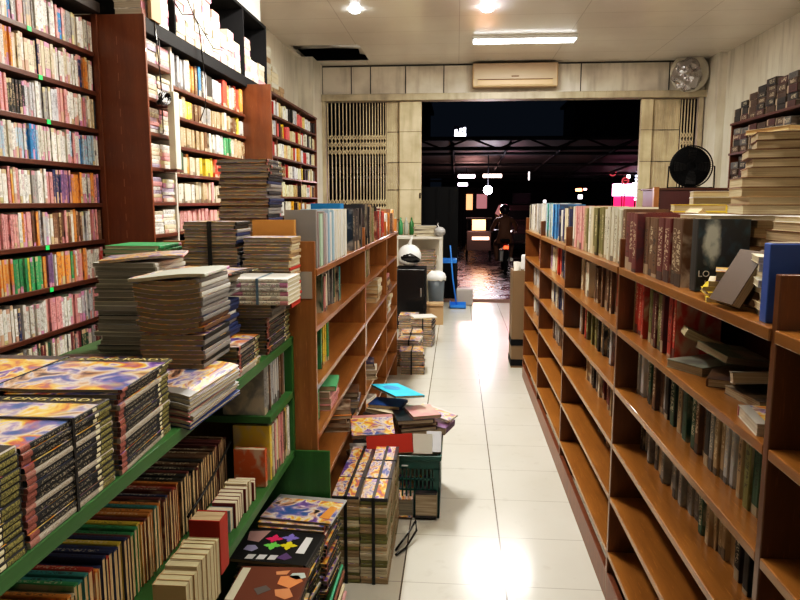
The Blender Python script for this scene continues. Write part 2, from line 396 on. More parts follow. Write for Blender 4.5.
def strap(name, label, x0, x1, y0, y1, z0, z1, w=.012, axis='x', t=.0015, m=None, group=None):
    """flat band looped round a bundle; axis = the horizontal direction it runs across"""
    bm = bmesh.new()
    if axis == 'x':
        ym = (y0+y1)/2; a, b = ym-w/2, ym+w/2
        box(bm, (x0-t,a,z0), (x0,b,z1+t)); box(bm, (x1,a,z0), (x1+t,b,z1+t)); box(bm, (x0,a,z1), (x1,b,z1+t)); box(bm, (x0,a,z0-t*.2), (x1,b,z0))
    else:
        xm = (x0+x1)/2; a, b = xm-w/2, xm+w/2
        box(bm, (a,y0-t,z0), (b,y0,z1+t)); box(bm, (a,y1,z0), (b,y1+t,z1+t)); box(bm, (a,y0,z1), (b,y1,z1+t)); box(bm, (a,y0,z0-t*.2), (b,y1,z0))
    o = done(name, bm, m or M['strap']); return tag(o, label, 'strap', group)

# ------------------------------------------------------------------ room shell
WL, WR, YF, ZC = -2.1, 3.4, 10.0, 3.33
struct(boxobj('floor', (WL-.3, -2.5, -.05), (WR+.3, 10.06, 0), M['tile']))
struct(boxobj('wall_left', (WL-.12, -2.5, 0), (WL, 10.1, ZC+.1), M['wall']))
struct(boxobj('wall_right', (WR, -2.5, 0), (WR+.12, 10.1, ZC+.1), M['wall']))
struct(boxobj('wall_back', (WL, -2.62, 0), (WR, -2.5, ZC+.1), M['wall']))
bm = bmesh.new(); hx0, hx1, hy0, hy1 = -2.05, -1.2, 8.66, 9.68   # ceiling with the missing board
for a, b in (((WL-.1,-2.6), (WR+.1,hy0)), ((WL-.1,hy1), (WR+.1,10.1)), ((WL-.1,hy0), (hx0,hy1)), ((hx1,hy0), (WR+.1,hy1))):
    box(bm, (a[0],a[1],ZC), (b[0],b[1],ZC+.02))
struct(done('ceiling', bm, M['ceil']))
bm = bmesh.new(); box(bm, (hx0-.2,hy0-.2,ZC+.5), (hx1+.6,hy1+.2,ZC+.52))
for a, b in (((hx0-.2,hy0-.22), (hx1+.6,hy0-.2)), ((hx0-.2,hy1+.2), (hx1+.6,hy1+.22)), ((hx0-.22,hy0-.2), (hx0-.2,hy1+.2)), ((hx1+.6,hy0-.2), (hx1+.62,hy1+.2))):
    box(bm, (a[0],a[1],ZC+.02), (b[0],b[1],ZC+.5))
struct(done('ceiling_void', bm, M['black']))
bm = bmesh.new(); tube(bm, [(hx0-.15,9.1,ZC+.1), (-1.6,9.15,ZC+.12), (hx1+.5,9.2,ZC+.09)], .05, 12)
tag(done('pipe', bm, M['steel']), 'grey pipe showing in the dark hole of the missing ceiling board', 'pipe')
bm = bmesh.new(); box(bm, (0,0,-.006), (.42,.7,.006), rot=Euler((0,R(9),R(4))))
tag(done('ceiling_board', bm, M['ceil'], loc=(-1.30,8.95,ZC+.065)), 'loose ceiling board pushed up beside the dark ceiling hole', 'board')
struct(boxobj('trim_1', (-2.1, 9.3, 0), (-1.9, YF, ZC), M['wall']))       # corner columns
struct(boxobj('trim_2', (3.3, 9.45, 0), (WR, YF, ZC), M['wall']))
bm = bmesh.new(); box(bm, (WL,YF-.05,2.93), (WR,YF+.12,ZC)); f = struct(done('wall_front', bm, M['panel']))
bm = bmesh.new()
for x in (-1.9, -1.49, -1.22, -.73, -.2, 1.66, 2.83): box(bm, (x-.006,YF-.056,2.94), (x+.006,YF-.05,ZC-.01))
box(bm, (-1.9,YF-.056,2.935), (3.3,YF-.05,2.945)); box(bm, (-1.9,YF-.056,ZC-.02), (3.3,YF-.05,ZC))
struct(done('trim_3', bm, M['seam']))
struct(boxobj('trim_4', (-1.9, YF-.16, 2.84), (3.3, YF+.05, 2.93), M['beam'], bevel=.006))
for nm, x in (('trim_5', -1.88), ('trim_6', 3.25)): struct(boxobj(nm, (x-.03, YF-.12, 0), (x+.03, YF-.02, 2.84), M['beam']))

# folding accordion gates (one each side of the opening)
def gate(label, xs, comp, colx, x_far):
    g = root('folding_gate', label, 'gate', ((xs[0]+xs[-1])/2, YF-.05, 0)); gl = g.location
    bm = bmesh.new()
    for i, x in enumerate(xs):
        if x in comp: continue
        box(bm, (x-.0065-gl.x, -.012, .02), (x+.0065-gl.x, .012, 2.83), bevel=.003)
    done('upright', bm, M['gate'], g)
    bm = bmesh.new()
    for x in comp: box(bm, (x-.0105-gl.x, -.016+.004*(int(x*1000) % 3), .02), (x+.0105-gl.x, .012, 2.83), bevel=.004)
    done('folded_upright', bm, M['gate'], g)
    sp = [x for x in xs if x not in comp]
    for zc in (2.25, 1.35, .5):
        bm = bmesh.new()
        for a, b in zip(sp, sp[1:]):
            for s in (-1, 1):
                for dz in (-.1, 0, .1):
                    tube(bm, [(a-gl.x, -.014, zc+dz-s*.045), (b-gl.x, -.014, zc+dz+s*.045)], .006, 4)
        done('scissor_lattice', bm, M['gate'], g)
    x0, x1 = min(comp), max(comp)
    for z in (.35, .75, 1.2, 1.62, 2.0, 2.42): bm = bmesh.new(); box(bm, (x0-gl.x, -.021, z-.004), (x1-gl.x, -.016, z+.004)); done('hinge_line', bm, M['seam'], g)
    done('handle_post', (lambda b: (box(b, (colx[0]-gl.x, -.05, .02), (colx[1]-gl.x, .03, 2.83), bevel=.006), b)[1])(bmesh.new()), M['gate'], g)
    for z in (.6, 1.15, 1.62, 2.0, 2.42): bm = bmesh.new(); box(bm, (colx[0]-gl.x, -.053, z-.003), (colx[1]-gl.x, -.05, z+.003)); done('post_seam', bm, M['seam'], g)
    done('latch', (lambda b: (box(b, (colx[1]-.025-gl.x, -.065, 1.5), (colx[1]-.005-gl.x, -.05, 1.58), bevel=.003), b)[1])(bmesh.new()), M['black'], g)
xsL = [-1.83]
for i in range(18): xsL.append(xsL[-1]+.056-.0012*i)
xsL += [xsL[-1]+.0235*(i+1) for i in range(int((-.80-xsL[-1])/.0235))]
gate('cream folding accordion gate, its open lattice reaching the left corner column', xsL, xsL[19:], (-.812, -.505), -1)
xsR = [2.74+.0235*i-.05 for i in range(0, 17)]+[3.10+.04*i for i in range(4)]
xsR = [2.635+.0235*i for i in range(16)]+[3.02+.04*i for i in range(5)]
gate('cream folding accordion gate behind the round black fan', xsR, xsR[:16], (2.475, 2.63), 1)

# air conditioner
a = root('air_conditioner', 'beige split air conditioner above the open shopfront', 'air conditioner', (.76, YF-.05, 2.99))
bm = bmesh.new(); box(bm, (-.57,-.2,.0), (.57,0,.31), bevel=.02); done('housing', bm, mat('aged_beige_plastic', (.56,.40,.24), .5), a)
bm = bmesh.new(); box(bm, (-.55,-.206,.10), (.55,-.2,.30), bevel=.002); done('front_panel', bm, mat('aged_beige_panel', (.52,.39,.26), .45), a)
bm = bmesh.new(); box(bm, (-.5,-.212,.02), (.5,-.19,.085), bevel=.004); done('air_vent', bm, mat('aged_orange_plastic', (.62,.42,.22), .45), a)
bm = bmesh.new(); box(bm, (-.5,-.208,.088), (.5,-.2,.096)); box(bm, (-.05,-.209,.125), (.05,-.205,.14)); done('slot', bm, mat('brown_slot', (.12,.07,.04), .6), a)

# ceiling lamps (the far one is in view; the right one is added fill)
EM = mat('lit_tube', (1,1,1), emit=(1,.97,.92), es=14)
def fixture(x, y, lx, ly, label, power, ang=0, col=(1,.94,.84)):
    f = root('ceiling_light', label, 'lamp', (x, y, ZC)); f.rotation_euler = (0,0,ang)
    bm = bmesh.new(); box(bm, (-lx/2-.02,-ly/2-.02,-.035), (lx/2+.02,ly/2+.02,0), bevel=.004); done('housing', bm, M['white'], f)
    bm = bmesh.new(); box(bm, (-lx/2,-ly/2,-.045), (lx/2,ly/2,-.036)); done('diffuser', bm, EM, f)
    L = bpy.data.lights.new('tube_light', 'AREA'); L.shape = 'RECTANGLE'; L.size = lx; L.size_y = ly; L.energy = power; L.color = col
    o = bpy.data.objects.new('tube_light', L); link(o, f); o.location = (0,0,-.06)
    if y > 7: return
    P = bpy.data.lights.new('side_glow', 'POINT'); P.energy = power*.26; P.color = col; P.shadow_soft_size = .2; o = bpy.data.objects.new('side_glow', P); link(o, f); o.location = (0,0,-.3)  # added fill point light that brightens the ceiling, not a separate lamp
fixture(.75, 8.45, 1.15, .2, 'long white ceiling light panel above the shop entrance', 75, col=(1,.95,.88))
fixture(-.75, 4.6, .22, 1.2, 'white ceiling tube light above the left bookcases', 125)
fixture(.5, 1.6, 1.2, .2, 'white ceiling tube light above the camera position', 27)
fixture(2.3, 3.3, .2, 1.2, 'unseen ceiling light added over the right side as fill for the left rack', 62)  # unseen; placed and strengthened to throw fill light on the left rack
bm = bmesh.new(); lathe(bm, [(.001,-.045), (.05,-.04), (.065,-.02), (.06,0)], 16); bl = done('ceiling_glint', bm, mat('glint_emission', (1,1,1), emit=(1,1,1), es=30), loc=(.27, 7.13, ZC))  # glowing cap stands in for a light's reflection on the glossy ceiling
tag(bl, 'small glowing cap for a reflection on the ceiling before the long light', 'lamp')
bm = bmesh.new(); lathe(bm, [(.001,-.04), (.04,-.035), (.055,-.02), (.05,0)], 16)
tag(done('ceiling_glint', bm, bpy.data.materials['glint_emission'], loc=(-1.02, 7.1, ZC)), 'small glowing cap for a ceiling reflection left of the brighter one', 'lamp')  # second painted ceiling reflection, smaller, same emission

# ------------------------------------------------------------------ bookcases
def board(name, a, b, m, p, bevel=.002): return boxobj(name, a, b, m, p, bevel)
# tall bookcase 1 (left wall, near)
X1, X2, X3 = -1.87, -1.62, -1.86
bc = root('tall_bookcase', 'tall brown bookcase on the left wall, nearest the camera, full of comics', 'bookcase', (-1.98, 2.5, 0))
Z1 = [.66, .855, 1.06, 1.255, 1.445, 1.638, 1.825, 2.015, 2.21]
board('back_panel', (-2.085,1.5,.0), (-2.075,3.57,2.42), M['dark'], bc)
for z in Z1+[.45,.25,.06]: board('shelf_board', (-2.075,1.52,z-.022), (X1+.004,3.57,z), M['mah_y'], bc)
board('top_board', (-2.085,1.5,2.40), (X1+.05,3.57,2.45), M['dark'], bc)
board('side_panel', (-2.085,1.48,0), (X1,1.5,2.42), M['mah_z'], bc)
def stickers():
    for z, y, w in ((2.21,3.02,'top'), (2.015,3.08,'second'), (1.825,3.12,'third'), (1.255,3.04,'sixth'), (1.06,3.05,'seventh')):
        o = boxobj('price_sticker', (X1+.0045, y-.014, z-.022), (X1+.0065, y+.014, z-.002), M['tag'])
        tag(o, f'small green sticker on the {w} shelf edge of the left bookcase', 'sticker')
stickers()
SH = ['top shelf', 'second shelf', 'third shelf', 'fourth shelf', 'fifth shelf', 'sixth shelf', 'seventh shelf', 'eighth shelf', 'lowest visible shelf']
PALS = ['white white pink ivory white blue grey white', 'white white cream orange white navy white', 'white pink white grey silver cream white black', 'white ivory white lightblue pink blue white', 'pink white orange grey purple white white navy',
        'pink pink orange white grey silver brown pink', 'green yellow pink silver orange purple white red', 'pink white white mint navy silver white', 'ivory cream white maroon grey pink darkgreen']
for k, z in enumerate(reversed(Z1)):
    top = dict(zip(reversed(Z1), [.165]*9))[z]
    row(1, X1, 3.565, 2.56, z, (.138, .160), (.014, .025), (.11, .125), PALS[k], 'comic_book' if k < 5 else 'paperback_comic', ('spined comic', 'of the left bookcase\'s '+SH[k]),
        'comics on the '+SH[k]+' of the left bookcase', 'manga', (.0, .012), end='from the right end')
# tall bookcase 2 (deeper unit: narrow column, wide column and black overhead box)
b2 = root('tall_bookcase', 'deep reddish brown bookcase standing out from the left wall with black overhead box', 'bookcase', (-1.85, 4.6, 0))
board('side_panel', (-2.09,3.585,0), (X2+.02,3.605,2.40), M['mah_z'], b2)
board('upright', (X1-.006,3.572,0), (X1+.024,3.585,2.40), M['mah_z'], b2)
bm = bmesh.new()
for i in range(16): box(bm, (-1.752,3.583,.9+.09*i), (-1.748,3.5853,.94+.09*i))
done('nail_line', bm, mat('pale_filler', (.26,.10,.045), .6), b2, loc=Vector((0,0,0))-b2.location)
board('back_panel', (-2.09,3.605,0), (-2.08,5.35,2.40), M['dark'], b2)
board('divider', (-1.9,3.955,0), (X2,3.975,2.36), M['offwhite'], b2)
board('side_panel', (-2.09,5.345,0), (-1.42,5.375,2.335), M['mid'], b2)
ZA = [2.185, 2.0, 1.82, 1.635, 1.45, 1.275]; ZB = [2.11, 1.945, 1.775, 1.615, 1.445, 1.28]
for z in ZA+[1.08,.88,.68,.4]: board('shelf_board', (-2.08,3.605,z-.02), (X2,3.955,z), M['mah_y'], b2)
for z in ZB+[1.08,.88,.68,.4]: board('shelf_board', (-2.08,3.975,z-.02), (X2,5.345,z), M['mah_y'], b2)
board('overhead_floor', (-2.09,3.605,2.315), (X2+.02,5.93,2.39), M['black'], b2)
board('overhead_back', (-2.09,4.0,2.39), (-2.08,5.93,2.87), M['black'], b2)
for y in (4.0, 5.30, 5.92): board('overhead_divider', (-2.08,y-.01,2.39), (X2+.02,y+.01,2.87), M['black'], b2)
board('overhead_top', (-2.09,4.0,2.87), (X2+.02,5.93,2.895), M['black'], b2)
wb = tag(boxobj('storage_box', (-2.05,5.3,2.897), (-1.64,5.92,3.16), M['white'], bevel=.01), 'large plain white box on top of the black overhead cupboard', 'box')
boxobj('lid', (-2.055,5.295,3.16), (-1.635,5.925,3.18), M['white'], wb).location = (0,0,.262)
def flatrow(x, ya, yb, z, ztop, where, group, pal, nstack, noun='book', kind='manga'):
    w = (yb-ya)/nstack
    for s in range(nstack):
        zz = z+.001; yc = ya+w*(s+.5); items = []
        while True:
            t = U(.016, .026)
            if zz+t > ztop-.015: break
            items.append((zz, t)); zz += t+.0005
        for i, (q, t) in enumerate(items):
            cn, c = pick(pal)
            book('bundled_book', f'{cn} {noun} lying flat, {ordn(len(items)-i)} from top of {["nearer","farther"][s] if nstack == 2 else ""} stack, {where}', (x-.08+U(-.004,.004), yc, q), (.14, w*.93, t), (0,0,U(-.02,.02)), c, kind, 0, False, group)
tops = [2.315]+[z-.02 for z in ZA]
for k, z in enumerate(ZA):
    flatrow(X2, 3.615, 3.95, z, min(tops[k], z+.15), f'narrow column {SH[k]}', 'flat stacks in the narrow column', 'white ivory white cream pink white lilac', 2)
    if k < 3:
        st = strap('cord', f'black cord round the flat books on narrow column {SH[k]}', X2-.15, X2+.012, 3.62, 3.94, z+.002, z+.13, .012, 'x')
for k, z in enumerate(ZB):
    pal = ['orange red brown blue black silver cream', 'yellow tan brown silver ivory grey', 'red green tan ivory brown silver', 'orange olive yellow darkgreen cream pink red', 'ivory pink white cream tan', 'brown silver ivory tan maroon pink'][k]
    top = ([2.315]+[z-.02 for z in ZB])[k]-z
    row(1, X2, 5.34, 3.98, z, (top*.72, top*.9), (.03, .055), (.12, .14), pal, 'pocket_book', ('paperback', 'of the wide column\'s '+SH[k]), 'paperbacks on the wide column '+SH[k], 'novel', (.005, .03), end='from the right end')
# overhead box stacks
def bundles(x, y0, y1, z, heights, where, group, w=.115):
    n = len(heights); dy = (y1-y0)/n
    for s, hgt in enumerate(heights):
        zz = z+.001; yc = y0+dy*(s+.5); k = 0; L = []
        while zz < z+hgt: t = U(.03, .05); L.append((zz, t)); zz += t+.0005
        for i, (q, t) in enumerate(L):
            cn, c = pick('white ivory white white pink cream')
            book('stacked_book', f'{cn} book, {ordn(len(L)-i)} from top of the {ordn(s+1)} stack {where}', (x-.08+U(-.006,.006), yc, q), (.15, dy*.9, t), (0,0,U(-.05,.05)), c, 'manga', 0, False, group)
bundles(X2+.01, 4.03, 5.25, 2.39, [.46,.46,.42,.46,.30,.16,.21,.18], 'in the black overhead box', 'stacks in the black overhead box')
bundles(X2+.01, 5.33, 5.9, 2.39, [.3,.14,.16], 'beyond the overhead divider', 'stacks beyond the overhead divider')
bundles(X2+.0, 3.62, 3.98, 2.39, [.5,.5], 'on top of the narrow column', 'stacks on the narrow column')
bm = bmesh.new(); box(bm, (-.01,-.06,0), (.01,.06,.36)); tag(done('cardboard_sheet', bm, M['card'], loc=(-1.60,3.72,2.392)), 'brown cardboard sheet standing against the white stacks, upper left', 'board')
# hanging wires
def wire(label, pts, rad=.004):
    bm = bmesh.new(); tube(bm, pts, rad, 6); return tag(done('cable', bm, M['blackgloss']), label, 'cable')
wire('long black cable hanging from the overhead stacks down the shelf faces', [(X2+.04,4.02,2.85), (X2+.05,4.1,2.62), (X2+.045,4.3,2.5), (X2+.05,4.32,2.36), (X2+.03,4.42,2.2), (X2+.03,4.40,2.05), (X2+.03,4.3,1.95)])
wire('black cable looped across the white stacks, upper left', [(X2+.04,3.8,2.6), (X2+.06,4.0,2.5), (X2+.05,4.2,2.55), (X2+.06,4.5,2.42), (X2+.05,4.7,2.45)])
bm = bmesh.new()
for k in range(7):
    pts = [(.012*sin(k)+.01, .06*cos(2*pi*i/16)*(1+.1*sin(k*2)), .035*sin(2*pi*i/16+k*.3)) for i in range(17)]
    tube(bm, pts, .005, 6)
tube(bm, [(0,0,.03), (0,-.02,.2), (-.01,-.03,.42)], .004, 6)
tag(done('coiled_cable', bm, M['blackgloss'], loc=(X2+.03,3.74,2.0)), 'tangle of coiled black cable hanging on the narrow column', 'cable')
bm = bmesh.new(); box(bm, (-.04,-.035,0), (.0,.035,.42), bevel=.004); o = done('light_tube_box', bm, mat('cream_card', (.72,.68,.55), .6), loc=(X2+.07,3.84,1.63)); tag(o, 'tall cream cardboard box standing in front of the narrow column', 'box')
boxobj('shelf_bracket', (X2,3.79,1.615), (X2+.075,3.89,1.628), M['mah_y']); tag(bpy.data.objects['shelf_bracket'], 'small wooden ledge under the tall cream box', 'shelf')

# tall bookcase 3 (left wall, far) and its distant books
b3 = root('tall_bookcase', 'far tall brown bookcase on the left wall near the folding gate', 'bookcase', (-1.97, 7.6, 0))
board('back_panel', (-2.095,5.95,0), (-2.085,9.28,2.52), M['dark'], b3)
Z3 = [2.33-.205*i for i in range(11)]
for z in Z3: board('shelf_board', (-2.085,5.95,z-.022), (X3,9.26,z), M['mah_y'], b3)
board('top_board', (-2.095,5.94,2.52), (X3+.01,9.28,2.545), M['mah_y'], b3)
board('side_panel', (-2.085,9.26,0), (X3,9.285,2.52), M['mah_z'], b3); board('side_panel', (-2.085,5.93,0), (X3,5.95,2.52), M['mah_z'], b3)
for y in (7.3, 8.4): board('divider', (-2.085,y-.01,0), (X3-.02,y+.01,2.52), M['mah_z'], b3)
def stuff_books(name, label, rows, seed, sx, group=None):
    random.seed(seed); bm = bmesh.new(); lay = bm.loops.layers.color.new('Col')
    for (y0, y1, z, zt) in rows:
        y = y0; run = 0
        while y < y1:
            if run <= 0: t = U(.025, .05); h = (zt-z)*U(.68, .92); cn, c = pick('white ivory cream white ivory cream pink tan silver white brown red black yellow ivory white cream'); c = tuple(min(.9, q*1.35) for q in c); run = random.choice([1,2,3,4])
            run -= 1; sb = U(0, .03)
            vs = box(bm, (sx-.13-sb, y, z), (sx-sb, y+t*.96, z+h)); y += t
            for f in {f for v in vs for f in v.link_faces}:
                up = f.calc_center_median().z > z+h*.99
                for l in f.loops: l[lay] = ((.55,.47,.34,1) if up else (*c, 1))
    m = mat(name+'_surface', (.5,.5,.5), .5); g = G(m); at = g.n('ShaderNodeVertexColor', _layer_name='Col')
    n = g.noise(g.mapping(g.obj(), (1,30,14)), 1.6, 2)
    g.color(g.mix(g.ramp(n, [(.54,(0,0,0)), (.62,(.45,.45,.45))]), at.outputs[0], (.10,.07,.06)))
    o = done(name, bm, m); tag(o, label, 'books', group, 'stuff'); random.seed(seed+1); return o
zs = [2.52]+[z-.022 for z in Z3]
stuff_books('packed_books', 'packed rows of mixed books filling the far left bookcase', [(y0, y1, Z3[k], zs[k]-.012) for k in range(9) for (y0, y1) in ((5.96, 7.285), (7.315, 8.385), (8.415, 9.25))], 11, X3-.01)
for j in range(3):
    NJ = (8, 5, 2)[j]
    for k in range(NJ):
        tag(book('stacked_book', f'tan bundled book, {ordn(NJ-k)} from top of {["nearest","middle","last"][j]} small stack above the far bookcase', (-1.94, 6.95+.27*j, 2.546+k*.052), (.15,.2,.05), (0,0,U(-.1,.1)), pick('tan cream ivory')[1], 'plain', group='stacks above the far bookcase'), cat='book')

# ------------------------------------------------------------------ right low bookcase (back to back)
XR = .56
rc = root('low_bookcase', 'long low brown double-sided bookcase along the right of the aisle', 'bookcase', (.83, 3.0, 0))
YD = [.15, 1.255, 2.44, 3.63, 4.71, 5.73]
ZR = [.03, .19, .40, .60, .805, 1.012]; TOPZ = 1.228
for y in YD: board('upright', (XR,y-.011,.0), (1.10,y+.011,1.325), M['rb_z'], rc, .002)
for a, b in zip(YD, YD[1:]):
    board('top_board', (XR-.004,a+.011,TOPZ-.024), (1.10,b-.011,TOPZ), M['rb_y'], rc)
    for z in ZR[1:]: board('shelf_board', (XR,a+.011,z-.02), (1.10,b-.011,z), M['rb_y'], rc)
    board('back_panel', (.825,a+.011,0), (.835,b-.011,TOPZ-.024), M['mah_z'], rc)
    board('kick_board', (XR,a+.011,0), (XR+.02,b-.011,.11), M['mah_z'], rc)
pr = 'spined novel'
def rrow(ya, yb, zi, where, pal='brown maroon grey black darkgreen olive tan', hr=(.15,.178), tr=(.018,.036), sb=(.05,.08), end='from the far end'):
    row(-1, XR, ya, yb, ZR[zi], hr, tr, (.12,.14), pal, 'novel', (pr, where), 'novels on the right case', 'novel', sb, end=end)
rrow(2.42, 1.95, 5, 'of the near right bay, upper shelf', 'olive tan red maroon darkgreen red tan maroon', hr=(.165,.185), sb=(.04,.06))
rrow(2.42, 1.30, 4, 'of the near right bay, middle shelf', 'black brown grey darkgreen tan olive silver black brown', sb=(.055,.08), hr=(.16,.178))
rrow(2.42, 1.29, 3, 'of the near right bay, lower shelf', 'brown black grey brown darkgreen tan olive', sb=(.07,.10), hr=(.15,.172))
rrow(3.60, 2.50, 5, 'of the second right bay, upper shelf', 'tan ivory brown red orange olive grey cream', sb=(.05,.09))
rrow(3.50, 2.50, 4, 'of the second right bay, middle shelf', 'brown grey tan black silver red olive', sb=(.055,.09), hr=(.15,.178))
rrow(3.45, 2.52, 3, 'of the second right bay, lower shelf', 'brown tan grey maroon ivory black', sb=(.06,.10), hr=(.14,.17))
rrow(3.2, 2.6, 2, 'of the second right bay, bottom shelf', 'brown tan grey', sb=(.1,.14), hr=(.13,.15))
rrow(4.69, 3.9, 5, 'of the third right bay, upper shelf', 'silver purple red ivory navy black tan')
rrow(4.6, 3.8, 4, 'of the third right bay, middle shelf', 'grey silver ivory black tan navy')
rrow(4.5, 3.8, 3, 'of the third right bay, lower shelf', 'grey ivory brown silver')
rrow(5.3, 4.75, 5, 'of the last right bay, upper shelf', 'brown grey maroon')
rrow(5.6, 4.9, 4, 'of the last right bay, middle shelf', 'white grey silver black')
rrow(5.6, 5.0, 3, 'of the last right bay, lower shelf', 'white grey ivory')
# tops
def trow(ya, yb, pal, where, hr, tr, dr=(.14,.17), sb=(.02,.035)):
    row(-1, XR, ya, yb, TOPZ, hr, tr, dr, pal, 'hardcover_book', ('hardcover', where), 'books standing on the right case', 'novel', sb, end='from the far end')
trow(5.71, 4.75, 'grey white ivory silver brown black', 'of the farthest row on the right case', (.19,.215), (.022,.04))
trow(4.68, 4.1, 'blue lightblue silver teal lightblue white', 'of the bluish row, right case', (.205,.215), (.025,.045))
trow(4.08, 3.66, 'white navy cream black', 'of the short row by the third upright', (.17,.20), (.022,.04))
trow(3.60, 2.47, 'ivory cream ivory grey pink tan olive brown red', 'of the cream row on the right case', (.19,.205), (.03,.05))
trow(2.40, 2.24, 'maroon', 'beside the second upright on the right case', (.185,.19), (.05,.055), sb=(.0,.01))
trow(2.235, 1.822, 'brown brown brown maroon', 'of the thick brown row on the right case', (.172,.178), (.05,.06), sb=(.02,.03))
# last book of the row: cover seen, ghostly pale figure
lm = mat('ghostly_cover', (.03,.035,.035), .3); g = G(lm); o_ = g.sep(g.obj())
d = g.n('ShaderNodeVectorMath', _operation='DISTANCE'); g.put(d.inputs[0], g.mapping(g.obj(), (1.5,.75,0))); g.put(d.inputs[1], (.33,.14,0))
n = g.noise(g.obj(), 5, 4)
f1 = g.math('SUBTRACT', .42, g.math('ADD', d.outputs['Value'], g.math('MULTIPLY', n, .25)))
c = g.mix(g.ramp(f1, [(0,(0,0,0)), (.14,(1,1,1))]), (.035,.04,.04), (.55,.60,.55)); c = g.mix(g.ramp(n, [(.5,(0,0,0)), (.7,(.5,.5,.5))]), c, (.05,.13,.16)); g.color(c)
BM['ghost'] = (lm, BM['novel'][1], BM['plain'][2])
gb = book('hardcover_book', 'dark teal hardcover with ghostly pale figure on the cover facing the camera', (.655, 1.772, TOPZ+.091), (.125,.178,.045), (pi/2,0,pi), (.04,.04,.04), 'ghost', 0, True)
tm = mat('pale_lettering', (.75,.75,.7), .4)
def wtext(body, size, m, par, wl, rot, **k):
    o = text(body, size, m, None, wl, rot, **k)
    bpy.context.view_layer.update(); mw = o.matrix_world.copy() if False else Matrix.LocRotScale(Vector(wl), Euler(rot), Vector((k.get('sx', 1),1,1)))
    o.parent = par; pm = Matrix.LocRotScale(par.location, par.rotation_euler, par.scale)
    if par.parent: pm = Matrix.LocRotScale(par.parent.location, par.parent.rotation_euler, par.parent.scale) @ pm
    o.matrix_parent_inverse = pm.inverted(); return o
wtext('LO', .022, tm, gb, (.612, 1.7712, TOPZ+.045), (pi/2,0,0)); wtext('L', .014, tm, gb, (.618, 1.7712, TOPZ+.024), (pi/2,0,0))
# small books and leaning books on the case top
P_ = 'ivory cream tan yellow'
def sp(where, cx, cy, z, w, l, t, n, **k): return pile(where, cx, cy, z, w, l, t, n, group=where, cat='book', **{**dict(name='old_book', noun='paperback', kind='tanold', pal=P_, jit=.01, jr=.12), **k})
sp('the short stepped pile before the ghostly hardcover', .635, 1.63, TOPZ, .12, .12, .0115, 4, rz=-.3, jit=.012)
book('paperback_book', 'black edged book with glossy grey cover atop the short stepped pile', (.655,1.62,TOPZ+.048), (.13,.12,.022), (0,0,-.35), (.05,.05,.05), 'grey', 0, True)
for i, (x, y, a, lb) in enumerate(((.665,1.53,-.55,'brown old paperback leaning back at a slant beside the stepped pile'), (.70,1.51,-.62,'tan old paperback leaning behind the slanted brown one'))):
    book('paperback_book', lb, (x-.06, y-.02, TOPZ+.058), (.125,.10,.020), (0, R(-60), R(6)), (.07,.035,.015), 'brownnews2', 0, True)
sp('the cream pile beside the blue box file', .655, 1.42, TOPZ, .11, .10, .0148, 8, rz=-.25, pal='ivory white cream', kind='pale', jit=.008)
# blue box file
bf = root('box_file', 'large blue box file standing on the right case behind the near upright', 'box file', (.675, 1.325, TOPZ), -.05)
bm = bmesh.new(); box(bm, (-.105,-.016,0), (.145,.016,.147), bevel=.002); done('shell', bm, mat('blue_card', (.035,.10,.42), .45), bf)
bm = bmesh.new(); box(bm, (-.045,-.0172,.088), (.06,-.016,.112)); done('spine_label', bm, mat('faded_label', (.06,.10,.16), .6), bf)
bm = bmesh.new(); box(bm, (-.1,-.012,.147), (.14,.012,.149)); done('paper_edge', bm, BM['novel'][1], bf)
# tall yellowed stack
z = TOPZ
_, z = sp('the tall yellowed stack on the right case', .93, 1.98, z, .24, .17, .022, 4, rz=.2, jit=.012, jr=.1)
_, z = sp('the crumpled middle of the tall yellowed stack', .89, 1.96, z, .25, .18, .023, 4, rz=.1, pal='tan grey brown cream', jit=.012, jr=.18)
book('magazine', 'wide white magazine laid across the tall yellowed stack', (.84,1.97,z), (.40,.22,.012), (0,0,.05), (.7,.7,.68), 'pale', 0, True, cat='magazine'); z += .0125
_, z = sp('the fanned upper part of the tall yellowed stack', .90, 1.98, z, .27, .17, .0235, 4, rz=-.15, jit=.012, jr=.07, pal='brown tan maroon')
_, z = sp('the very top of the tall yellowed stack', .91, 1.98, z, .26, .17, .0225, 5, rz=-.28, jit=.012, jr=.07, pal='brown olive tan', lx=.01)
book('paperback_book', 'thin cream paperback lying crooked on the very top of yellowed stack', (.93,1.98,z), (.26,.16,.012), (0,0,.3), (.75,.65,.45), 'yellow', 0, True)
# second stack of it to the right, nearer
z = TOPZ
_, z = sp('the near pile behind the blue box file', .86, 1.66, z, .22, .15, .022, 8, rz=.15, jit=.015, jr=.15, pal='tan cream brown ivory')
book('magazine', 'white paper sheet stack with red marks above the blue box file', (.88,1.66,z), (.24,.17,.012), (0,0,.2), (.75,.7,.66), 'pale', 0, True, cat='magazine')
# far flat books along the top back
for i, (x, y, w, l, n, pal, wh) in enumerate(((.985,2.75,.20,.2,10,'white silver ivory','the white pile at the right case back'), (.84,2.52,.17,.13,8,'tan cream yellow','the small tan pile left of the white one'),
        (.97,2.28,.22,.18,5,'tan cream grey','the loose pile before the yellowed stack'), (1.0,3.2,.18,.2,6,'cream tan ivory','the cream pile farther back on the right case'), (.97,3.7,.2,.18,6,'ivory cream','the ivory pile behind the cream row'))):
    pile(wh, x, y, TOPZ, w, l, .026, n, rz=U(-.3,.3), jit=.012, jr=.1, kind='tanold', pal=pal, name='old_book', noun='paperback', group=wh, cat='book')
book('paperback_book', 'cream book tilted steeply behind the ghostly hardcover', (.80,2.30,TOPZ+.12), (.12,.18,.022), (R(50),R(0),R(90)), (.7,.6,.42), 'yellow', 0, True)
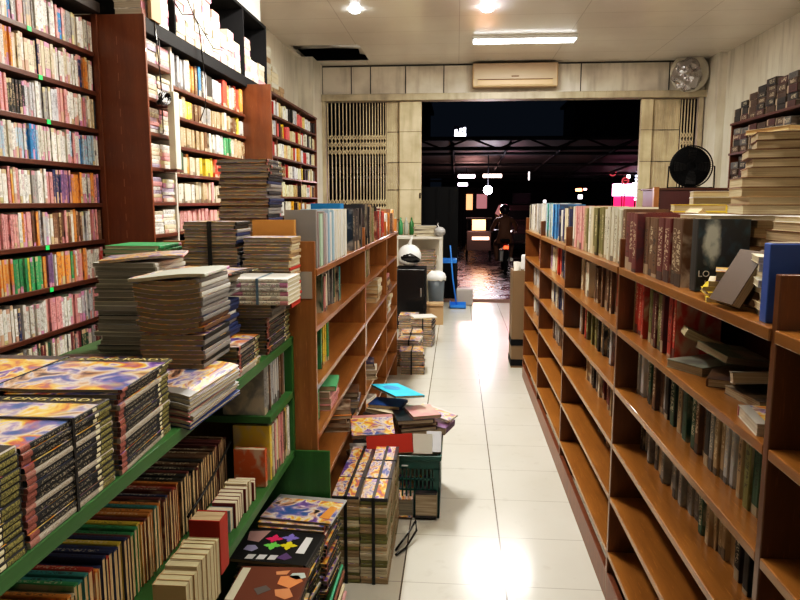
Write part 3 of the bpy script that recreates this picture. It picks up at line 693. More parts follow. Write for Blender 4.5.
# fallen books on the upper shelf of the near bay
zz = ZR[5]
book('paperback_book', 'grey paperback lying open edged at the bottom left of the fallen heap', (.66,1.86,zz), (.15,.12,.022), (0,0,.5), (.30,.33,.28), 'novel', 0, True)
book('paperback_book', 'brown paperback lying flat in the middle of the fallen heap', (.70,1.70,zz), (.16,.13,.02), (0,0,2.7), (.16,.08,.04), 'novel', 0, True)
book('paperback_book', 'green paperback slanting across the fallen heap on the right shelf', (.70,1.78,zz+.048), (.15,.11,.018), (R(10),R(10),.4), (.18,.28,.2), 'novel', 0, True)
book('paperback_book', 'cream edged thick paperback resting tilted on top of the fallen heap', (.67,1.88,zz+.058), (.14,.11,.022), (R(4),R(-24),2.9), (.55,.48,.30), 'tanold', 0, True)
book('paperback_book', 'white paperback lying against the right end of the fallen heap', (.70,1.58,zz+.035), (.15,.11,.026), (R(-12),R(-5),-.3), (.6,.58,.5), 'novel', 0, True)
book('paperback_book', 'brown covered book lying under the white one in fallen heap', (.71,1.56,zz), (.16,.14,.02), (0,0,.15), (.12,.09,.07), 'novel', 0, True)
book('paperback_book', 'glossy pale covered book lying alone before the near right upright', (.65,1.37,zz), (.13,.15,.024), (0,0,1.45), (.62,.6,.55), 'art', 0, True)

# ------------------------------------------------------------------ left low orange bookcase
XL = -.49
lc = root('low_bookcase', 'low orange-brown double-sided bookcase left of the aisle behind the magazine piles', 'bookcase', (-.75, 4.0, 0))
YL = [2.385, 3.71, 4.86, 5.72]; ZL = [.03, .20, .395, .60, .80, 1.012]; TL = 1.216
for y in YL: board('upright', (-1.03,y-.011,0), (XL,y+.011,1.315), M['ora_z'], lc)
for a, b in zip(YL, YL[1:]):
    board('top_board', (-1.03,a+.011,TL-.024), (XL+.004,b-.011,TL), M['ora_y'], lc)
    for z in ZL[1:]:
        if a == YL[0] and z == .60: z = .615
        board('shelf_board', (-1.03,a+.011,z-.02), (XL,b-.011,z), M['ora_y'], lc)
    board('back_panel', (-.765,a+.011,0), (-.755,b-.011,TL-.024), M['ora_z'], lc)
bm = bmesh.new(); box(bm, (-.05,-.0015,0), (.035,0,.095)); o = done('card_patch', bm, M['greytape'], loc=(-.535,2.3735,1.115)); tag(o, 'grey card patch fixed to the end of the orange bookcase', 'card')
o = boxobj('nail', (.0,-.003,.078), (.006,-.0015,.084), M['black'], o)
def lrow(ya, yb, z, where, pal, hr=(.15,.18), tr=(.02,.034), sb=(.03,.06), nm='paperback_book'):
    row(1, XL, ya, yb, z, hr, tr, (.12,.14), pal, nm, ('paperback' if nm[0] == 'p' else 'hardcover', where), 'books in the left orange case', 'novel', sb, end='from the near end')
random.seed(21)
row(1, XL, 2.44, 3.13, TL, (.190,.206), (.018,.030), (.105,.115), 'grey', 'hardcover_book', ('slim book', 'of the pastel row, left case'), 'pastel books on the left case', 'plain', (.0,.012), end='from the near end',
    colors='grey maroon grey mint mint grey pink silver lilac lightblue lightblue white white lightblue ivory white white lightblue white ivory white white lightblue white white white ivory white'.split())
ob = book('binder', 'plain orange-tan binder standing end-on at the start of the pastel row', (-.64,2.428,TL+.087), (.15,.17,.026), (pi/2,0,0), (.62,.32,.09), 'plain', 0, True, cat='binder')
row(1, XL, 3.34, 3.68, TL, (.19,.21), (.03,.05), (.16,.18), 'black tan black grey', 'hardcover_book', ('book', 'beside the second upright on the left case'), 'dark books on left case', 'novel', (.0,.012), end='from the near end')
bk = book('picture_book', 'large bright blue picture book standing on the left case', (-.60,3.26,TL+.115), (.17,.225,.03), (pi/2,0,R(-25)), (.03,.25,.6), 'plain', 0, True)
lrow(3.74, 4.2, TL, 'of the black row on the left case', 'black grey black olive tan', (.2,.23), (.03,.045), (0,.015), 'hardcover_book')
lrow(4.3, 4.8, TL, 'of the red-black row, left case', 'red black maroon ivory red black', (.17,.21), (.03,.045), (0,.015), 'hardcover_book')
lrow(4.89, 5.5, TL, 'of the farthest row on the left case', 'red white brown ivory orange', (.15,.19), (.03,.045), (0,.015), 'hardcover_book')
lrow(2.42, 3.1, ZL[5], 'of the near left bay, top shelf', 'orange grey black teal ivory tan darkgreen pink', (.14,.165))
lrow(2.42, 2.9, ZL[4], 'of the near left bay, second shelf', 'lightblue yellow red teal olive green navy', (.14,.165))
lrow(2.42, 2.62, .615, 'of the near left bay, third shelf', 'brown teal red green', (.12,.135))
lrow(3.74, 4.3, ZL[5], 'of the second left bay, top shelf', 'silver tan olive pink')
lrow(3.74, 4.1, ZL[4], 'of the second left bay, second shelf', 'pink maroon tan grey')
lrow(3.8, 4.1, ZL[3], 'of the second left bay, third shelf', 'silver grey white')
lrow(4.9, 5.3, ZL[5], 'of the last left bay, top shelf', 'cream tan maroon')
# things lying on those shelves
z = ZL[3]+.015
_, z = pile('the low flat pile in the near left bay', -.565, 2.78, .615, .13, .18, .024, 3, jit=.008, kind='novel', pal='pink maroon silver', name='old_book', noun='paperback', group='flat pile in the near left bay', cat='book')
book('paperback_book', 'green paperback lying on top of the pile in near left bay', (-.56,2.8,z), (.14,.19,.02), (0,0,.1), (.12,.42,.2), 'plain', 0, True)
for j, (y, zb, n, pal, wh) in enumerate(((4.55,ZL[4],5,'cream ivory tan','the cream flat pile in the second left bay'), (5.2,ZL[4],4,'tan pink brown','the flat pile in the last left bay'), (5.3,ZL[3],5,'cream white','the white pile in the last left bay'), (5.3,ZL[5]-.0,0,'cream','x'))):
    if n: pile(wh, -.575, y, zb, .14, .2, .028, n, jit=.01, kind='yellow', pal=pal, name='old_book', noun='paperback', group=wh, cat='book', parts=False)
# books lying on the bottom shelf and floor edge of the orange case
random.seed(5)
for j, (y, x, zb) in enumerate(((3.15,-.55,.395), (3.45,-.56,.395), (4.1,-.55,.395), (3.95,-.56,.2))):
    pile(f'the {ordn(j+1)} slumped stack on the low orange shelf', x, y, zb, .13, .18, .02, 5 if zb > .3 else 5, rz=U(-.3,.3), jit=.012, jr=.2, kind='novel', pal='black brown cream navy orange white', name='paperback_book', noun='book', group='slumped stacks on the low shelf', cat='book')

# ------------------------------------------------------------------ stacks on the orange case top, back half
gp = dict(kind='grey', pal='black grey navy', parts=True)
_, zz_ = pile('the grey layers under the strapped pile', -.80, 2.283, .982, .19, .145, .0118, 20, jit=.004, group='grey layers under the strapped pile', **gp)
_, z = pile('the strapped grey pile, lower block', -.80, 2.283, zz_+.004, .19, .145, .0118, 6, jit=.003, group='lower block of strapped grey pile', **gp)
_, z = pile('the strapped grey pile, upper block', -.80, 2.283, z+.003, .18, .145, .0118, 7, jit=.004, group='upper block of strapped grey pile', **gp)
strap('strap', 'wide black strap round the middle of the strapped grey pile', -.90, -.70, 2.205, 2.36, zz_+.004, z, .014, 'y')
pile('the tall pile standing behind the strapped grey pile', -.888, 2.98, TL, .215, .22, .0132, 25, jit=.008, group='tall grey pile behind the strapped pile', **gp)
_, z9 = pile('the colourful magazines topping the tall grey pile', -.885, 2.98, TL+25*.0135+.010, .22, .225, .0126, 5, jit=.012, kind='mag', pal='navy white red', group='colourful tops of the tall pile')
pile('the low white pile behind the shorter pile', -.66, 2.98, TL, .17, .2, .011, 6, jit=.01, kind='pale', pal='white ivory', group='low white pile on the orange case')

# ------------------------------------------------------------------ green rack
XG = -.57
gr = root('display_rack', 'green painted wooden display rack along the lower left, loaded with magazines', 'rack', (-.85, 1.4, 0))
board('top_board', (-1.22,.1,.955), (XG,2.36,.982), M['green'], gr)
board('shelf_board', (-1.22,.1,.545), (XG,2.36,.572), M['green'], gr)
board('shelf_board', (-.80,2.05,.765), (XG,2.36,.788), M['green'], gr)
board('bench_board', (-1.22,.1,.10), (-.40,2.36,.13), M['green'], gr)
board('end_panel', (-1.22,2.362,0), (-.445,2.372,.565), M['greenz'], gr)
board('post', (XG-.03,2.345,.545), (XG,2.372,.982), M['greenz'], gr)
board('post', (-.925,1.98,.572), (-.90,2.0,.955), M['greenz'], gr)
board('post', (-1.22,2.345,.565), (-1.19,2.372,.982), M['greenz'], gr)
board('back_panel', (-1.225,.1,0), (-1.21,2.36,.955), M['dark'], gr)
for y in (.4, 1.6): board('post', (-1.2,y,0), (-1.17,y+.03,.1), M['greenz'], gr)
board('post', (-.48,.4,0), (-.45,.43,.1), M['greenz'], gr); board('post', (-.48,1.7,0), (-.45,1.73,.1), M['greenz'], gr)
ZT = .982
random.seed(33)
FM = dict(kind='mag', jit=.002, jr=.009, name='comic_magazine')
pile('the front pile at the left frame edge', XG-.103, .715, ZT, .2, .24, .0097, 15, group='black-spined magazines, front pile at left edge', **FM)
p1, z1 = pile('the middle front pile of black-spined magazines', XG-.103, .965, ZT, .2, .24, .0097, 15, group='black-spined magazines, middle front pile', **FM)
p2, z2 = pile('the third front pile, under the colourful cover', XG-.107, 1.218, ZT, .2, .24, .0097, 15, rz=.06, bend=0, group='black-spined magazines, third front pile', **FM)
p3, z3 = pile('the left back pile behind the middle one', XG-.315, .965, ZT, .2, .24, .0097, 15, group='magazines in the pile behind the middle front one', **FM)
p4, z4 = pile('the pile behind the third front pile', XG-.32, 1.215, ZT, .2, .24, .0097, 15, group='magazines in the pile behind the third front one', **FM)
p5, z5 = pile('the back pile at the frame edge, pages outward', XG-.52, 1.1, ZT, .2, .24, .014, 10, rz=pi-.1, bend=1, kind='pale', jit=.006, pal='black', group='curled magazines at the back of the rack')
# curled colourful magazine lying over the third pile
cm = book('magazine', 'glossy colourful magazine curling up, spread over the third front pile', (XG-.128, 1.222, z2+.001), (.255,.24,.006), (0,0,.05), (.1,.1,.08), 'mag', 4, True, cat='magazine')
ym = mat('yellow_lettering', (.68,.58,.26), .4)
for pp, zt, yy in ((p1[-1], z1, .965), (p3[-1], z3, .965)):
    pass
wtext('LONG READY', .024, ym, p3[-1], (XG-.315, .965+.1, z3+.0006), (0,0,0), sx=1.25)
wtext('LONG READY', .021, ym, p1[-1], (XG-.095, .965+.1, z1+.0006), (0,0,0), sx=1.25)
wtext('LONG READY', .024, ym, cm, (XG-.10, 1.222+.103, z2+.0085), (0,0,.05), sx=1.2)
strap('strap', 'thin black band across the middle front pile', XG-.204, XG-.002, .86, 1.07, ZT, z1+.001, .007, 'x')
strap('strap', 'thin black band across the pile behind the middle one', XG-.417, XG-.214, .86, 1.07, ZT, z3+.001, .007, 'x')
# curved stack with pages facing the aisle
_, zc = pile('the sagging cream-edged stack by the black spines', XG-.07, 1.515, ZT+.003, .19, .29, .0092, 8, rz=pi-.05, jit=.005, jr=.03, bend=6, kind='pale', pal='navy grey pink', group='sagging cream stack'); _[-1].data = book_mesh('art', 'cover', 6)
random.seed(8)
GQ = dict(jit=.003, jr=.02, kind='brownnews')
_, zg = pile('the tall grey comic stack', -.672, 1.665, zc+.001, .158, .20, .0112, 7, rz=.02, pal='grey black', group='tall grey comic stack', **GQ)
_, zg = pile('the upper half of the tall grey comic stack', -.672, 1.665, zg+.001, .160, .20, .0112, 6, pal='brown grey', group='upper half of tall grey comic stack', bend=7, **GQ)
_, zg = pile('the arched top of the tall grey comic stack', -.676, 1.665, zg+.001, .168, .20, .0105, 5, pal='white grey', group='arched top of tall grey stack', bend=7, **GQ)
book('magazine', 'crumpled pale greenish magazine lying on the tall grey comic stack', (-.680,1.665,zg+.004), (.185,.21,.008), (0,0,.05), (.50,.52,.44), 'pale', 3, True, cat='magazine')
pile('the colourful pile left of the tall grey stack', -.90, 1.62, ZT, .24, .26, .0105, 6, rz=.1, jit=.012, kind='mag', pal='white black', group='colourful pile left of tall grey stack')
_, zl = pile('the left back grey stack', -.905, 1.93, ZT, .18, .2, .0118, 25, jit=.010, jr=.07, kind='greynews', pal='white ivory grey white black', group='left back grey stack')
book('magazine', 'crumpled pale pink magazine on top of the left back stack', (-.885,1.92,zl+.006), (.22,.2,.007), (0,0,.3), (.7,.5,.5), 'art', 3, True, cat='magazine')
pile('the bright stack farthest left on the rack', -1.03, 2.235, ZT, .18, .2, .012, 26, jit=.008, jr=.06, kind='pale', pal='white red ivory green', group='bright stack farthest left')
_, zs6 = pile('the spine-out pile before the white digests', XG-.103, 1.865, ZT, .2, .19, .0105, 8, rz=0, jit=.003, jr=.015, kind='mag', pal='white orange', group='spine-out pile before the white digests')
_, zq = pile('the curling grey stack behind the tall one', -.72, 1.90, zs6+.003, .165, .15, .0118, 9, jit=.006, jr=.04, kind='greynews', pal='grey white navy', group='curling stack, lower part')
_, zq = pile('the curled magazines above the curling grey stack', -.72, 1.90, zq+.010, .17, .16, .010, 6, jit=.008, jr=.06, bend=7, kind='greynews', pal='grey white', group='curled magazines behind the tall stack')
book('magazine', 'thin olive magazine bending over on the topmost curled stack', (-.70,1.92,zq+.008), (.22,.17,.006), (0,0,-.2), (.3,.28,.1), 'mag', 5, True, cat='magazine')
_, za = pile('the spiral-edged pile at the rack end', XG-.103, 2.195, ZT, .2, .28, .0098, 12, rz=0, jit=.003, jr=.01, kind='mag', pal='black', group='spiral-edged pile at rack end')
_, z8 = pile('the grey pile behind the white digests', -.615, 2.285, za+.001, .16, .14, .0112, 21, jit=.003, group='grey pile behind white digests', kind='grey', pal='tan cream red')
_, za = pile('the grey middle layers at the rack end', XG-.075, 2.12, za+.001, .19, .17, .010, 4, rz=0, jit=.004, kind='grey', pal='grey black', group='grey layers at rack end')
_, za = pile('the white digest block crowning the rack end', -.594, 2.115, za+.001, .17, .185, .0125, 6, rz=-pi/2, jit=.001, jr=.004, kind='pale', pal='ivory white', group='white digest block', name='digest', noun='digest', cat='book')
strap('strap', 'pale blue band across the white digest block', -.688, -.50, 2.025, 2.205, za-.078, za, .008, 'y', m=mat('bluish_strap', (.12,.2,.26), .5))
# ---- rows of old paperbacks in the rack
random.seed(14)
ZSH = .572
def uprow(xp, ya, yb, z, hr, tr, pal, name, where, group):
    """books resting on their fore edges: spines up, page ends towards the aisle"""
    y = ya; L = []; run = 0
    E3 = Matrix(((0,1,0),(0,0,1),(1,0,0))).to_euler()
    while True:
        t = U(*tr); h = U(*hr)
        if y-t < yb: break
        if run <= 0: cn, c = pick(pal); run = random.choice([1,1,1,2])
        run -= 1; L.append((y, t, h, cn, c)); y -= t+.0008
    for i, (y, t, h, cn, c) in enumerate(L):
        book(name, f'{cn} {where[0]}, {ordn(i+1)} from the far end {where[1]}', (xp-.095-U(0,.006), y-t, z+h/2+.0005), (h, .18, t), E3, c, 'old', 0, True, group)
uprow(-.70, 1.66, .55, ZSH, (.150,.166), (.012,.02), 'red maroon orange cream navy teal yellow green purple maroon orange red', 'old_paperback', ('spine-up paperback', 'of the near colourful row'), 'old paperbacks in the near row')
uprow(-.70, 2.03, 1.672, ZSH, (.150,.166), (.012,.02), 'maroon brown maroon black brown', 'old_paperback', ('spine-up paperback', 'of the strapped row'), 'old paperbacks in the strapped row')
bm = bmesh.new(); tube(bm, [(-.694,1.675,ZSH+.06), (-.690,1.8,ZSH+.085), (-.692,1.92,ZSH+.11), (-.694,2.03,ZSH+.14)], .004, 6); tag(done('strap', bm, M['strap']), 'long grey strap along the row of brown old paperbacks', 'strap')
row(1, -.52, 1.43, 1.23, ZSH, (.130,.142), (.018,.026), (.068,.074), 'tan cream', 'thick_paperback', ('thick pale paperback', 'of the shelf-edge row'), 'thick pale paperbacks at the shelf edge', 'palefat', (.0,.004), True, end='from the far end', fore=True)
row(1, -.545, 1.56, 1.485, ZSH, (.135,.14), (.055,.06), (.07,.075), 'red', 'hardcover_book', ('fat hardcover', 'of the shelf-edge row'), 'red hardcover', 'plain', (.0,.004), True, end='from the far end')
row(1, -.585, 1.95, 1.70, ZSH, (.055,.08), (.014,.024), (.06,.065), 'ivory teal cream lightblue maroon', 'small_paperback', ('small paperback', 'behind the red hardcover'), 'small paperbacks behind the red hardcover', 'pale', (.0,.01), True, end='from the far end', fore=True)
row(1, XG-.005, 2.335, 2.06, ZSH, (.165,.18), (.010,.016), (.115,.12), 'black white pink yellow ivory brown orange', 'upright_magazine', ('upright magazine', 'on the lower end shelf of the rack'), 'upright magazines, lower end shelf', 'novel', (.0,.01), True, end='from the post')
row(1, XG-.02, 2.335, 2.06, .788, (.145,.16), (.012,.022), (.13,.15), 'grey navy brown silver grey olive', 'paperback_book', ('paperback', 'on the upper end shelf of the rack'), 'paperbacks, upper end shelf', 'novel', (.0,.01), True, end='from the post')
book('paperback_book', 'orange-red book with figure on the spine between shelf rows of the rack', (XG-.06,2.035,ZSH+.062), (.10,.12,.022), (pi/2,0,0), (.6,.12,.03), 'novel', 0, True)
# ---- magazines on the bench by the floor
random.seed(9)
def piece(m_, pts, z, par, col):
    bm = bmesh.new(); vs = [bm.verts.new((x, y, z)) for x, y in pts]; f = bm.faces.new(vs)
    r = bmesh.ops.extrude_face_region(bm, geom=[f]); bmesh.ops.translate(bm, verts=[v for v in r['geom'] if isinstance(v, bmesh.types.BMVert)], vec=(0,0,.0006))
    return done(m_, bm, col, None)
def attach(o, par):
    pm = Matrix.LocRotScale(par.location, par.rotation_euler, par.scale); o.parent = par; o.matrix_parent_inverse = pm.inverted(); return o
ZBN = .13
_, zA = pile('the black pile by the green end board', -.53, 2.24, ZBN, .23, .2, .0125, 21, rz=-.08, jit=.008, jr=.03, kind='mag', pal='black navy black', group='black magazine pile by green board')
_, zB = pile('the pile under the puzzle cover', -.55, 2.03, ZBN, .22, .19, .0118, 19, rz=-.10, jit=.012, jr=.04, kind='mag', pal='white black pink', group='pile under the puzzle cover')
pz = book('magazine', 'black magazine with colourful jigsaw pieces on its cover', (-.553,2.03,zB+.001), (.25,.2,.012), (0,0,-.10), (.02,.02,.02), 'plain', 0, True, cat='magazine')
def puzzle(cx, cy, s, colr):
    pts = []
    for k in range(40):
        a = 2*pi*k/40; r = s*(1+.42*cos(4*a)**3); pts.append((cx+r*cos(a), cy+r*sin(a)))
    attach(piece('cover_art', pts, zB+.0132, pz, mat('art', colr, .35)), pz)
for cx, cy, c in ((-.575,2.075,(.75,.04,.16)), (-.525,2.085,(.25,.2,.6)), (-.57,2.032,(.2,.65,.12)), (-.52,2.035,(.8,.68,.03))): puzzle(cx, cy, .021, c)
attach(piece('cover_art', [(-.655,2.0),(-.625,1.99),(-.61,2.01),(-.625,2.03),(-.65,2.028)], zB+.0132, pz, mat('art', (.35,.33,.5), .4)), pz)
attach(piece('cover_art', [(-.67,2.12),(-.60,2.13),(-.62,2.05),(-.66,2.06)], zB+.0131, pz, mat('art', (.45,.28,.26), .4)), pz)
attach(piece('cover_art', [(-.54,1.955),(-.515,1.99),(-.49,1.96),(-.51,1.945)], zB+.0132, pz, mat('art', (.13,.07,.2), .4)), pz)
attach(piece('barcode_label', [(-.487,1.99),(-.459,1.987),(-.452,2.09),(-.475,2.093)], zB+.0132, pz, mat('art', (.8,.8,.78), .4)), pz)
for i in range(3): attach(piece('cover_text', [(-.635+i*.035,1.944),(-.61+i*.035,1.944),(-.605+i*.035,1.972),(-.63+i*.035,1.972)], zB+.0132, pz, mat('art', (.6,.6,.6), .4)), pz)
_, zC = pile('the pile under the orange cover', -.53, 1.82, ZBN, .2, .18, .0118, 18, rz=.03, jit=.012, jr=.04, kind='mag', pal='cream black orange', group='pile under the orange cover')
om = book('magazine', 'brown and orange covered magazine with a drawn bird, nearest the floor piles\' front', (-.525,1.82,zC+.001), (.205,.185,.016), (0,0,.03), (.17,.06,.035), 'plain', 0, True, cat='magazine')
for pts, c in (([(-.50,1.86),(-.45,1.87),(-.43,1.84),(-.46,1.80),(-.50,1.82)], (.8,.3,.12)), ([(-.47,1.88),(-.435,1.885),(-.425,1.86),(-.45,1.845),(-.475,1.86)], (.55,.65,.6)),
               ([(-.50,1.79),(-.46,1.80),(-.44,1.76),(-.46,1.745),(-.49,1.76)], (.7,.3,.14)), ([(-.625,1.73),(-.60,1.73),(-.60,1.90),(-.625,1.90)], (.7,.65,.5)), ([(-.56,1.79),(-.53,1.81),(-.51,1.79),(-.54,1.76)], (.14,.12,.11)), ([(-.52,1.885),(-.48,1.895),(-.485,1.872),(-.515,1.868)], (.75,.33,.16))):
    attach(piece('cover_art', pts, zC+.0172, om, mat('art', c, .4)), om)
pile('the black pile in the bottom bench corner', -.53, 1.61, ZBN, .2, .2, .0125, 16, rz=0, jit=.01, kind='mag', pal='black', group='black pile at the bottom frame edge')
t1 = book('magazine', 'black and white magazine lying askew topmost by the green board', (-.515,2.25,zA+.001), (.25,.19,.008), (0,0,-.12), (.5,.5,.5), 'grey', 0, True, cat='magazine')
attach(piece('cover_art', [(-.45,2.18),(-.415,2.17),(-.40,2.26),(-.425,2.27)], zA+.0095, t1, mat('art', (.8,.32,.06), .4)), t1)
for i in range(5):
    book('magazine', f'{["green","brown","cream","pink","white"][i]} magazine slipping down upright before the bench, {ordn(i+1)} from the left', (-.389+.0125*i, 2.05-.06*i+.02*(i%2), .14), (.2,.25,.009), (R(90), R(0), R(90)) if 0 else (0, R(-78), 0), [(.1,.5,.3),(.25,.1,.05),(.7,.6,.4),(.6,.3,.3),(.7,.7,.66)][i], 'plain', 0, True, cat='magazine')

# ------------------------------------------------------------------ floor: strapped comic bundles
random.seed(17)
for r_ in range(3):
    for c_ in range(2):
        x = -.407+.106*c_; y = 2.56+.195*r_; n = [26, 26, 26][r_]
        wh = f'{["left","right"][c_]} comic bundle on the floor, {["front","middle","back"][r_]} row'
        if r_ == 0 or True:
            P, zt = pile(wh, x, y, 0.001, .185, .103, .0128, n, rz=-pi/2, jit=.002, jr=.01, kind='tancomic', pal='tan cream tan olive', name='comic_digest', noun='comic', group=wh, parts=(r_ == 0), cat='book')
            P[-1].color = (.05,.05,.06,1)
            strap('strap', f'black strap round the {wh}', x-.052, x+.052, y-.095, y+.095, .001, zt+.001, .012, 'y')
bm = bmesh.new(); tube(bm, [(-.24,2.72,.008), (-.19,2.80,.05), (-.165,2.88,.065), (-.16,2.86,.03), (-.20,2.74,.008), (-.235,2.68,.01)], .005, 6)
tag(done('wire_loop', bm, M['blackgloss']), 'bent black wire loop poking out from the floor bundles', 'wire')

# ------------------------------------------------------------------ green crate with a heap
cr = root('plastic_crate', 'dark green slatted plastic crate on the tiles, heaped with books', 'crate', (-.18, 3.26, 0))
cw, cd, ch = .115, .21, .30
bm = bmesh.new()
box(bm, (-cw,-cd,0), (cw,cd,.012))
for s in (-1, 1):
    for nn, L, horiz in ((cd, cw, True), (cw, cd, False)):
        n = 9 if horiz else 13
        def bb(a0, a1, z0, z1, th=.005):
            if horiz: box(bm, (a0, s*nn-(th if s > 0 else 0), z0), (a1, s*nn+(0 if s > 0 else th), z1))
            else: box(bm, (s*nn-(th if s > 0 else 0), a0, z0), (s*nn+(0 if s > 0 else th), a1, z1))
        bb(-L, L, 0, .035); bb(-L, L, .235, ch); bb(-L, -L+.03, .03, .24); bb(L-.03, L, .03, .24)
        for k in range(n):
            a = -L+.03+(2*L-.06)*(k+.5)/n; bb(a-.004, a+.004, .03, .24)
        for z in (.085, .135, .185): bb(-L+.02, L-.02, z-.004, z+.004)
done('basket', bm, M['crate'], cr)
bm = bmesh.new()
for s in (-1, 1):
    box(bm, (-cw-.008, s*cd-.009, ch-.022), (cw+.008, s*cd+.009, ch), bevel=.004); box(bm, (s*cw-.009, -cd, ch-.022), (s*cw+.009, cd, ch), bevel=.004)
done('rim', bm, M['crate'], cr)
bm = bmesh.new(); box(bm, (-.06,-cd-.0105,ch-.05), (-.03,-cd-.0005,ch-.046)); done('white_mark', bm, M['white'], cr)
random.seed(40)
HB = [ # label, loc, size, rot, color, kind
 ('grey magazine filling the bottom left of the crate', (-.235,3.20,.013), (.10,.36,.09), (0,0,0), 'grey', 'grey'),
 ('black book filling the bottom right of the crate', (-.125,3.20,.013), (.10,.36,.12), (0,0,0), 'black', 'novel'),
 ('thick grey ledger lying inside the crate', (-.18,3.30,.135), (.2,.2,.13), (0,0,0), 'grey', 'grey'),
 ('red notebook leaning at the front of the crate', (-.295,3.055,.345), (.21,.085,.03) , (R(62),R(-4),R(6)), 'red', 'plain'),
 ('white book with pink scrawled cover leaning behind the red notebook', (-.385,3.12,.40), (.20,.11,.03), (R(38),0,R(14)), 'pink', 'art'),
 ('blank white pad standing at the crate front', (-.145,3.08,.345), (.09,.09,.012), (R(65),0,0), 'white', 'plain'),
 ('silver glossy packet at the right front of crate', (-.095,3.13,.33), (.07,.11,.02), (R(40),0,0), 'silver', 'plain')]
for lb, loc, sz, ro, cn, kd in HB: book('notebook' if 'note' in lb or 'pad' in lb else 'stacked_book', lb, loc, sz, ro, C_[cn], kd, 0, True)
_, zh = pile('the slanted heap at the crate centre', -.20, 3.30, .275, .18, .2, .019, 8, rz=.3, jit=.008, jr=.08, kind='novel', pal='maroon tan yellow black pink', name='heaped_book', noun='book', group='heap at crate centre', cat='book')
_, zk = pile('the dark heap behind the crate', -.34, 3.42, .265, .2, .2, .02, 7, rz=-.1, jit=.01, jr=.1, kind='novel', pal='black darkgreen black grey', name='heaped_book', noun='book', group='dark heap behind crate', cat='book')
book('heaped_book', 'cream book lying across the dark heap', (-.32,3.40,zk), (.2,.17,.02), (0,0,-.5), C_['cream'], 'plain', 0, True)
book('heaped_book', 'navy blue book on the dark heap', (-.34,3.43,zk+.021), (.17,.14,.018), (0,0,-.2), (.01,.05,.2), 'plain', 0, True)
cy_ = book('picture_book', 'cyan book with a blue circle lying slanted on top of the crate heap', (-.297,3.456,.485), (.16,.30,.012), (R(-2),R(5),R(31)), (.03,.50,.72), 'plain', 0, True)
pts = [(.27*cos(2*pi*k/24)-.05, .19*sin(2*pi*k/24)+.15) for k in range(24)]
bm = bmesh.new(); f = bm.faces.new([bm.verts.new((x, y, 1.02)) for x, y in pts]); r = bmesh.ops.extrude_face_region(bm, geom=[f]); bmesh.ops.translate(bm, verts=[v for v in r['geom'] if isinstance(v, bmesh.types.BMVert)], vec=(0,0,.05))
done('cover_circle', bm, mat('circle_blue', (.03,.25,.6), .35), cy_)
book('heaped_book', 'white paged magazine sliding off the right of the heap', (-.095,3.42,.385), (.19,.14,.012), (R(-4),R(12),R(-20)), C_['white'], 'art', 0, True)
book('heaped_book', 'pink-topped book on the slanted heap', (-.16,3.31,zh), (.14,.18,.014), (0,0,.35), C_['pink'], 'novel', 0, True)
book('heaped_book', 'dark purple book under the white paged magazine', (-.09,3.36,.33), (.14,.18,.035), (R(-3),R(5),R(-15)), C_['purple'], 'novel', 0, True)
# stacks on the floor beside the case, under and left of the heap
pile('the floor stack under the dark heap', -.40, 3.42, .001, .2, .24, .022, 12, jit=.01, kind='novel', pal='black grey brown', name='heaped_book', noun='book', group='floor stack under the dark heap', cat='book', parts=False)
pile('the jumbled stack left of the crate', -.415, 3.18, .001, .15, .2, .02, 13, rz=.3, jit=.015, jr=.3, kind='novel', pal='orange cream black white brown', name='heaped_book', noun='book', group='jumbled stack left of the crate', cat='book')
# strapped bundles farther up the aisle
random.seed(50)
for i, (x, y, n, w, rz, pal, wh) in enumerate(((-.37,5.72,9,.2,.05,'grey black tan','the dark bundle at the left case end'), (-.41,6.12,11,.2,-.1,'grey tan white','the middle bundle past the left case'),
        (-.42,6.55,10,.2,.1,'tan grey cream','the mixed bundle before the black cabinet'), (-.33,7.0,13,.22,-.1,'black grey','the black bundle topped with white'), (-.50,7.3,12,.2,0,'olive tan grey','the bundle beside the black one'))):
    if i == 0: y = 5.86
    P, zt = pile(wh, x, y, .001, w, .24, .022, n, rz=rz, jit=.008, kind='grey', pal=pal, name='bundled_magazine', noun='magazine', group=wh, parts=False, cat='magazine')
    if i < 4: strap('strap', f'black strap round {wh}', x-.112, x+.112, y-.13, y+.13, .001, zt+.002, .012, 'y')
    if i == 3: book('bundled_magazine', 'white magazine lying crooked on the black bundle', (x,y,zt+.004), (.24,.22,.01), (0,0,.3), C_['white'], 'pale', cat='magazine'); 

# ------------------------------------------------------------------ far left corner
bx = root('cabinet', 'narrow black cabinet standing in the aisle before the white table', 'cabinet', (-.515, 8.0, 0))
bm = bmesh.new(); box(bm, (-.17,-.15,.03), (.17,.15,.71), bevel=.008); done('body', bm, M['black'], bx)
bm = bmesh.new(); box(bm, (-.155,-.156,.06), (.155,-.15,.69), bevel=.002); dd = done('door', bm, M['blackgloss'], bx)
bm = bmesh.new(); box(bm, (.11,-.172,.38), (.125,-.156,.48), bevel=.003); done('handle', bm, M['steel'], dd)
for sx in (-.14, .14):
    bm = bmesh.new(); box(bm, (sx-.02,-.12,0), (sx+.02,.12,.03)); done('foot', bm, M['black'], bx)
hm = root('helmet', 'white and black motorcycle helmet lying on the black cabinet', 'helmet', (-.54, 8.0, .714))
bm = bmesh.new(); bmesh.ops.create_uvsphere(bm, u_segments=24, v_segments=14, radius=.13, matrix=Matrix.Translation((0,0,.125)) @ Matrix.Diagonal((1.05,1.15,1,1)))
for f in bm.faces: f.smooth = True
done('shell', bm, M['white'], hm)
bm = bmesh.new(); bmesh.ops.create_uvsphere(bm, u_segments=24, v_segments=14, radius=.131, matrix=Matrix.Translation((0.012,-.01,.115)) @ Matrix.Diagonal((1.06,1.15,.72,1)))
